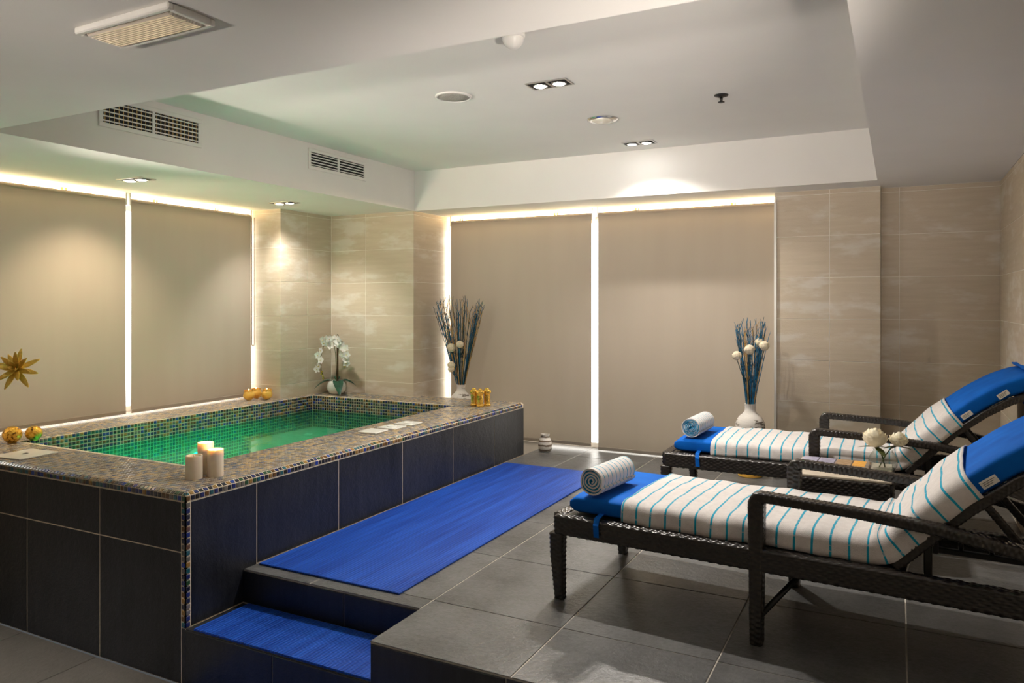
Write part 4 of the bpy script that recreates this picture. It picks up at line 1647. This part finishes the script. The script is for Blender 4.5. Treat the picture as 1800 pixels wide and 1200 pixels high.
mg = thing('magazine', 'open picture leaflet with lilac, brown and orange squares on the side table', 'magazine', (-0.495, 4.565, TZ + 0.0005), R(-3))
obj('pages', MB().box(0.003, 0.353, 0.003, 0.147, 0.0, 0.006), M['paper'], mg)
obj('cover', MB().box(0.0, 0.356, 0.0, 0.15, 0.006, 0.0075), magazine_cover(), mg)

VX, VY = -0.072, 4.555
vz = TZ + 0.0005
t = thing('glass_vase', 'small round clear glass vase on the side table', 'vase', (VX, VY, vz))
prof = [(0.036, 0.0), (0.054, 0.002), (0.069, 0.022), (0.074, 0.045), (0.069, 0.070), (0.056, 0.090), (0.047, 0.102), (0.051, 0.112)]
inn = [(r - 0.004, z + (0.006 if z < 0.01 else 0)) for r, z in prof][::-1]
autosmooth(obj('bowl', MB().lathe([(0.002, 0.0)] + prof, 36, cap=False), M['glass'], t), 60)
obj('water', MB().lathe([(0.0735, 0.046), (0.002, 0.0462)], 30, cap=False), M['glass'], t)


def peony(label, cx, cy, cz, r, lean, seed):
    rr = random.Random(seed)
    t = thing('peony', label, 'flower', (VX, VY, vz + 0.012), 0, 'cream peonies in the glass vase')
    x, y, z = cx - VX, cy - VY, cz - vz - 0.012
    obj('stem', MB().tube([(-x * 0.25, -y * 0.25, 0.0), (x * 0.1, y * 0.1, 0.06), (x * 0.6, y * 0.6, 0.115), (x, y, z - r * 0.4)], 0.0034, 8), M['stem'], t, True)
    mb = MB()
    mb.ball((x, y, z), r * 0.70, 14, 10, (1, 1, 0.80), 0.03)
    np_ = 52
    for k in range(np_):
        zz = -0.35 + 1.33 * (k + 0.5) / np_
        zz = min(0.98, zz)
        a = k * 2.39996 + rr.uniform(-0.2, 0.2)
        rr_ = math.sqrt(1 - zz * zz)
        n_ = Vector((rr_ * math.cos(a), rr_ * math.sin(a), zz * 0.82))
        up_ = (Vector((0, 0, 1)) - n_ * n_.z)
        if up_.length < 0.25:
            up_ = Vector((math.cos(a + 1.2), math.sin(a + 1.2), 0.2))
        up_.normalize()
        mb.leaf(Vector((x, y, z)) + n_ * r * 0.62 - up_ * r * 0.25, n_ * 0.62 + up_ * 0.8, -n_, r * rr.uniform(0.55, 0.72), r * rr.uniform(0.6, 0.8), 0.30, 0.28, 4)
    obj('blossom', mb, M['petal_cream'], t, True)
    lf_ = []
    for k in range(3):
        a = lean + k * 2.1 + rr.uniform(-0.3, 0.3)
        o = obj('leaf', MB().leaf((x * 0.9, y * 0.9, z - r * 0.55), (math.cos(a), math.sin(a), -0.05 - 0.25 * (k == 1)), (0, 0, 1), r * 1.35, r * 0.55, -0.1, 0.12, 5), M['leaf_olive'], t, True)
    return t


peony('larger cream peony, left of the two in the glass vase', -0.112, 4.54, 0.612, 0.072, 2.9, 5)
peony('smaller cream peony, right of the two in the glass vase', 0.004, 4.59, 0.606, 0.055, -0.3, 11)


# ================================================================== tall vases with dried twigs
def tall_vase(label, x, y, s):
    t = thing('floor_vase', label, 'vase', (x, y, 0.0), 0, 'distressed white floor vases')
    prof = [(0.070, 0.035), (0.090, 0.07), (0.104, 0.16), (0.111, 0.28), (0.113, 0.36), (0.111, 0.405), (0.102, 0.438), (0.084, 0.464), (0.060, 0.486), (0.044, 0.505), (0.040, 0.53), (0.042, 0.553), (0.045, 0.566), (0.037, 0.565), (0.032, 0.54), (0.031, 0.50), (0.030, 0.40), (0.002, 0.39)]
    prof = [(r * s, z * s) for r, z in prof]
    autosmooth(obj('body', MB().lathe(prof, 40, cap=False), M['vase'], t), 70)
    autosmooth(obj('foot', MB().lathe([(0.075 * s, 0.001), (0.092 * s, 0.004), (0.094 * s, 0.028 * s), (0.070 * s, 0.038 * s)], 36), M['wax_yellow'], t), 50)
    return t


def twig_bundle(label, x, y, z0, ztop, spread, n, colors, puffs, seed, group, bias=(0, 0)):
    rr = random.Random(seed)
    t = thing('dried_twigs', label, 'dried flowers', (x, y, z0), 0, group)
    H = ztop - z0
    for k in range(n):
        a = rr.uniform(0, 6.283)
        f = math.sqrt(rr.random())
        lean = spread * (0.25 + 0.75 * f)
        hh = H * rr.uniform(0.80, 1.0) * (1 - 0.12 * f)
        ex, ey = math.cos(a) * lean + bias[0], math.sin(a) * lean * 0.55 + bias[1]
        bx_, by_ = 0.019 * math.cos(a), 0.019 * math.sin(a)
        m = len(colors)
        mt = M[colors[k % m]]
        pts, rads = [], []
        for i in range(8):
            u = i / 7
            w = 0.006 * u
            pts.append((bx_ * (1 - u) + ex * u ** 1.15 + rr.uniform(-w, w), by_ * (1 - u) + ey * u ** 1.15 + rr.uniform(-w, w), -0.11 * (1 - u) + hh * u))
            rads.append(0.0042 - 0.0020 * u)
        mb = MB().tube(pts, rads, 5)
        # side shoots
        for i in range(3, 8):
            for _ in range(2):
                b0 = Vector(pts[i]); dz_ = Vector((rr.uniform(-0.5, 0.5), rr.uniform(-0.5, 0.5), 1)).normalized()
                mb.tube([b0, b0 + dz_ * rr.uniform(0.03, 0.06) * (H / 0.7)], [0.0022, 0.0012], 4)
        obj('twig', mb, mt, t)
    for (px, py, pz, r) in puffs:
        mb = MB().ball((px, py, pz), r, 16, 12, (1, 1, 0.92), 0.10)
        o = obj('dried_bloom', mb, M['puff'], t, True)
        obj('bloom_stem', MB().tube([(0, 0, -0.11), (px * 0.35, py * 0.35, pz * 0.4), (px, py, pz - r * 0.8)], 0.003, 6), M['twig_teal'], o)
    return t


VLX, VLY = -3.76, 6.235
tall_vase('distressed white vase behind the far end of the pool', VLX, VLY, 1.0)
twig_bundle('blue and golden dried twigs with cream blooms in the vase behind the pool', VLX, VLY, 0.56, 1.43, 0.27, 72,
            ['twig_gold', 'twig_teal', 'twig_blue', 'twig_teal', 'twig_gold', 'twig_blue'],
            [(-0.045, -0.10, 0.365, 0.042), (0.055, -0.11, 0.40, 0.036), (-0.035, -0.12, 0.20, 0.036), (-0.035, -0.12, 0.16, 0.030)], 21, 'dried twig bouquets', (-0.025, 0))
VRX, VRY = -1.03, 6.09
tall_vase('distressed white vase at the foot of the stone pier', VRX, VRY, 1.0)
twig_bundle('turquoise dried twigs with cream blooms in the vase by the pier', VRX, VRY, 0.56, 1.245, 0.135, 46,
            ['twig_blue', 'twig_blue', 'twig_teal', 'twig_blue', 'twig_gold'],
            [(-0.085, -0.09, 0.385, 0.036), (0.010, -0.09, 0.435, 0.040), (0.075, -0.03, 0.49, 0.034), (0.115, -0.06, 0.465, 0.038)], 33, 'dried twig bouquets', (0.01, 0))

# ================================================================== orchid
OX, OY = -4.885, 5.75
t = thing('orchid_pot', 'round white orchid pot in the stone corner of the pool deck', 'pot', (OX, OY, ZT))
prof = [(0.050, 0.0), (0.072, 0.012), (0.090, 0.045), (0.094, 0.075), (0.086, 0.110), (0.070, 0.130), (0.062, 0.128), (0.072, 0.108), (0.070, 0.09), (0.002, 0.088)]
autosmooth(obj('bowl', MB().lathe(prof, 36, cap=False), M['ceramic'], t), 70)
t = thing('orchid', 'white orchid with two arching flower sprays tied to a brown stake', 'plant', (OX, OY, ZT + 0.09))
for (a, ln, w, c_, up_) in ((-0.75, 0.20, 0.10, -0.95, 0.25), (-2.3, 0.17, 0.075, -0.9, 0.35), (0.4, 0.15, 0.07, -0.8, 0.4), (2.2, 0.14, 0.06, -0.5, 0.8)):
    obj('leaf', MB().leaf((0.045 * math.cos(a), 0.045 * math.sin(a), 0.035), (math.cos(a), math.sin(a), up_), (-math.cos(a) * up_, -math.sin(a) * up_, 1), ln * 0.8, w, c_, 0.2, 7), M['leaf'], t, True)
obj('stake', MB().tube([(0.012, 0.0, 0.0), (0.012, 0, 0.48), (0.012, 0, 0.492)], [0.010, 0.009, 0.006], 8), M['stake'], t, True)
bl = MB()
for k in range(5):
    a = math.pi / 2 + 2 * math.pi * k / 5
    w = 0.040 if k in (1, 4) else 0.028
    bl.leaf((0, 0, 0), (math.cos(a), -0.15, math.sin(a)), (0, -1, 0), 0.040, w, 0.12, 0.10, 4)
bme = bl.mesh('blossom', M['petal_white'], True)
lip = MB().leaf((0, -0.004, 0), (0, -0.8, -0.6), (0, -0.5, 0.8), 0.018, 0.014, 0.3, 0.2, 3).mesh('lip', M['bud'], True)
rr = random.Random(4)
for spray, (sx, pts) in enumerate(((-1, [(0.0, 0, 0.0), (-0.004, -0.01, 0.30), (-0.02, -0.02, 0.44), (-0.06, -0.04, 0.46), (-0.105, -0.06, 0.40), (-0.135, -0.07, 0.28), (-0.13, -0.075, 0.15), (-0.095, -0.07, 0.06)]),
                                   (1, [(0.0, 0, 0.0), (0.02, 0.0, 0.30), (0.05, -0.02, 0.42), (0.10, -0.04, 0.43), (0.15, -0.05, 0.37), (0.165, -0.06, 0.27), (0.15, -0.06, 0.19)]))):
    obj('flower_stem', MB().tube(pts, 0.0032, 6), M['stem'], t, True)
    P3 = [Vector(p) for p in pts]
    for k in range(12 if spray == 0 else 13):
        u = 1.6 + (len(P3) - 2.9) * k / 12.5
        i = int(u)
        p = P3[i].lerp(P3[min(i + 1, len(P3) - 1)], u - i)
        o = link('blossom', bme, t, p + Vector((rr.uniform(-0.028, 0.028), -0.015 + rr.uniform(-0.02, 0.01), rr.uniform(-0.02, 0.02))),
                 (rr.uniform(-0.3, 0.3), rr.uniform(-0.5, 0.5), 0.35 + rr.uniform(-0.7, 0.7)))
        link('lip', lip, o)
    for k in range(4):
        p = P3[-1].lerp(P3[-2], k / 4.0)
        obj('bud', MB().ball(p + Vector((rr.uniform(-0.012, 0.012), -0.006, 0)), 0.009, 8, 6, (1, 1, 1.3)), M['bud'], t, True)


# ================================================================== small things on the pool deck
def gold_holder(label, x, y, s):
    t = thing('candle_holder', label, 'candle holder', (x, y, ZT), rz=random.uniform(0, 1), group='gold candle holders')
    prof = [(0.036, 0.0), (0.040, 0.006), (0.038, 0.014), (0.028, 0.020), (0.030, 0.030), (0.031, 0.075), (0.029, 0.086), (0.040, 0.096), (0.044, 0.106), (0.040, 0.116), (0.030, 0.121), (0.026, 0.119), (0.024, 0.112), (0.002, 0.110)]
    mb = MB()
    n = 24
    vs_ = []
    for r, z in prof:
        for i in range(n):
            a = 2 * math.pi * i / n
            flute = 1 + (0.10 * math.cos(8 * a) if 0.02 < z < 0.09 else 0.05 * math.cos(8 * a))
            vs_.append((r * s * flute * math.cos(a), r * s * flute * math.sin(a), z * s * 1.38))
    mb.add(vs_, [(k * n + i, k * n + (i + 1) % n, (k + 1) * n + (i + 1) % n, (k + 1) * n + i) for k in range(len(prof) - 1) for i in range(n)])
    autosmooth(obj('cup', mb, M['gold'], t), 50)
    autosmooth(obj('candle', MB().lathe([(0.022 * s, 0.152 * s), (0.022 * s, 0.174 * s), (0.014 * s, 0.184 * s), (0.003 * s, 0.187 * s)], 18), M['gold'], t), 60)
    return t


gold_holder('front gold fluted candle holder at the far end of the pool ledge', -3.185, 5.60, 0.84)
gold_holder('left rear gold fluted candle holder of the cluster on the pool ledge', -3.260, 5.624, 0.84)
gold_holder('right rear gold fluted candle holder of the cluster on the pool ledge', -3.160, 5.676, 0.84)


def led_candle(label, x, y, r, h, lit):
    t = thing('pillar_candle', label, 'candle', (x, y, ZT), 0, 'ivory pillar candles')
    prof = [(r * 0.97, 0.0), (r, 0.004), (r, h - 0.004), (r * 0.97, h), (r * 0.86, h - 0.001), (r * 0.80, h - 0.010), (r * 0.3, h - 0.014), (0.002, h - 0.014)]
    autosmooth(obj('wax', MB().lathe(prof, 36, cap=False), M['wax'], t), 60)
    fl_ = obj('flame', MB().lathe([(0.002, h - 0.014), (0.005, h - 0.009), (0.0045, h - 0.002), (0.001, h + 0.004)], 10), M['led_bulb'] if lit else M['wax'], t, True)
    if lit:
        L = bpy.data.lights.new('candle_glow', 'POINT')
        L.energy = 0.35
        L.color = (1, 0.6, 0.22)
        L.shadow_soft_size = 0.006
        lo = bpy.data.objects.new('candle_light', L)
        C.objects.link(lo)
        lo.parent = t
        lo.location = (0, 0, h + 0.012)
    return t


led_candle('short ivory pillar candle in front of two taller ones', -3.180, 2.655, 0.041, 0.118, False)
led_candle('medium ivory pillar candle, right of the three on the pool corner', -3.130, 2.745, 0.040, 0.138, True)
led_candle('tallest ivory pillar candle, behind the other two on the pool corner', -3.225, 2.765, 0.040, 0.162, True)


def globe(label, x, y, r):
    t = thing('mosaic_globe', label, 'candle holder', (x, y, ZT), random.uniform(0, 3), 'gold mosaic globes')
    prof = [(r * 0.45, 0.0)] + [(r * math.cos(a), r * 0.93 + r * math.sin(a) * 0.93) for a in [R(d_) for d_ in range(-62, 66, 9)]] + [(r * 0.36, r * 1.78), (r * 0.34, r * 1.5)]
    autosmooth(obj('shell', MB().lathe(prof, 28, cap=False), M['globe'], t), 80)
    obj('rim', MB().lathe([(r * 0.40, r * 1.72), (r * 0.42, r * 1.78), (r * 0.40, r * 1.83), (r * 0.36, r * 1.80)], 24), M['gold'], t, True)
    return t


globe('gold mosaic globe at the left picture edge on the pool ledge', -5.02, 2.80, 0.056)
globe('gold mosaic globe right of its twin on the left pool ledge', -4.985, 2.915, 0.050)


def votive(label, x, y, r, seed):
    rr = random.Random(seed)
    t = thing('rose_candle', label, 'candle', (x, y, ZT), 0, 'amber rose candles')
    mb = MB().ball((0, 0, r * 0.82), r * 0.80, 14, 10, (1, 1, 0.95), 0.03)
    for ring_, (cnt, el, ln) in enumerate(((7, 18, 1.05), (6, 45, 0.85), (5, 70, 0.6))):
        for k in range(cnt):
            a = 2 * math.pi * (k + 0.5 * ring_) / cnt + rr.uniform(-0.1, 0.1)
            e_ = R(el)
            out = Vector((math.cos(a) * math.cos(e_), math.sin(a) * math.cos(e_), math.sin(e_)))
            mb.leaf(Vector((0, 0, r * 0.35)) + out * r * 0.55, (out * 0.5 + Vector((0, 0, 1))), -out, r * ln, r * 1.1, 0.25, 0.3, 4)
    obj('petals', mb, M['wax_yellow'], t, True)
    obj('flame', MB().lathe([(0.002, r * 1.45), (0.006, r * 1.55), (0.002, r * 1.72)], 10), M['led_bulb'], t, True)
    return t


votive('left amber rose candle below the pull chain blind', -5.245, 4.975, 0.062, 1)
votive('right amber rose candle below the pull chain blind', -5.155, 5.105, 0.062, 2)
votive('rear amber rose candle between the two others below the blind', -5.29, 5.105, 0.062, 3)

# banded jar on the floor
t = thing('banded_jar', 'small white and brown banded jar on the floor by the back blind', 'jar', (-2.865, 6.235, 0.0))
prof = [(0.046, 0.001), (0.058, 0.012), (0.063, 0.05), (0.061, 0.09), (0.050, 0.118), (0.038, 0.128), (0.040, 0.142), (0.042, 0.158), (0.036, 0.160), (0.033, 0.145), (0.032, 0.10), (0.002, 0.09)]
autosmooth(obj('body', MB().lathe(prof, 32, cap=False), M['ring_jar'], t), 70)

# gold flower at the left edge
FX, FY, FZ = -4.715, 2.655, 0.955
GX, GY = -5.00, 2.60
t = thing('bud_vase', 'slim white bud vase on the pool ledge under the gold flower', 'vase', (GX, GY, ZT))
autosmooth(obj('body', MB().lathe([(0.03, 0.0), (0.045, 0.02), (0.048, 0.06), (0.030, 0.12), (0.014, 0.18), (0.016, 0.21), (0.011, 0.21), (0.009, 0.12), (0.002, 0.10)], 28, cap=False), M['ceramic'], t), 70)
t = thing('gold_flower', 'large gold star shaped flower in front of the left blind', 'flower', (GX, GY, ZT + 0.105))
fx, fy, fz = FX - GX, FY - GY, FZ - ZT - 0.105
obj('stem', MB().tube([(0, 0, 0), (0.01, 0.0, 0.15), (fx * 0.35, fy * 0.4, fz * 0.78), (fx * 0.75, fy * 0.8, fz * 0.96), (fx, fy, fz)], 0.0045, 8), M['leaf'], t, True)
rr = random.Random(2)
axis = Vector((0.62, -0.62, 0.35)).normalized()
s_ = axis.orthogonal().normalized(); w_ = axis.cross(s_)
for ring_, (cnt, el, ln) in enumerate(((8, -8, 0.118), (7, 28, 0.100), (4, 58, 0.07))):
    for k in range(cnt):
        a = 2 * math.pi * (k + 0.5 * ring_) / cnt + rr.uniform(-0.12, 0.12)
        e_ = R(el + rr.uniform(-10, 10))
        dr = (s_ * math.cos(a) + w_ * math.sin(a)) * math.cos(e_) + axis * math.sin(e_)
        o = obj('petal', MB().leaf(Vector((fx, fy, fz)) + dr * 0.008, dr, axis, ln * rr.uniform(0.9, 1.1), 0.030, 0.12, 0.30, 6), M['gold_matt'], t, True)
        md = o.modifiers.new('solid', 'SOLIDIFY'); md.thickness = 0.002
obj('flower_eye', MB().ball((fx + axis.x * 0.012, fy + axis.y * 0.012, fz + axis.z * 0.012), 0.013, 12, 8, jit=0.1), M['gold'], t, True)
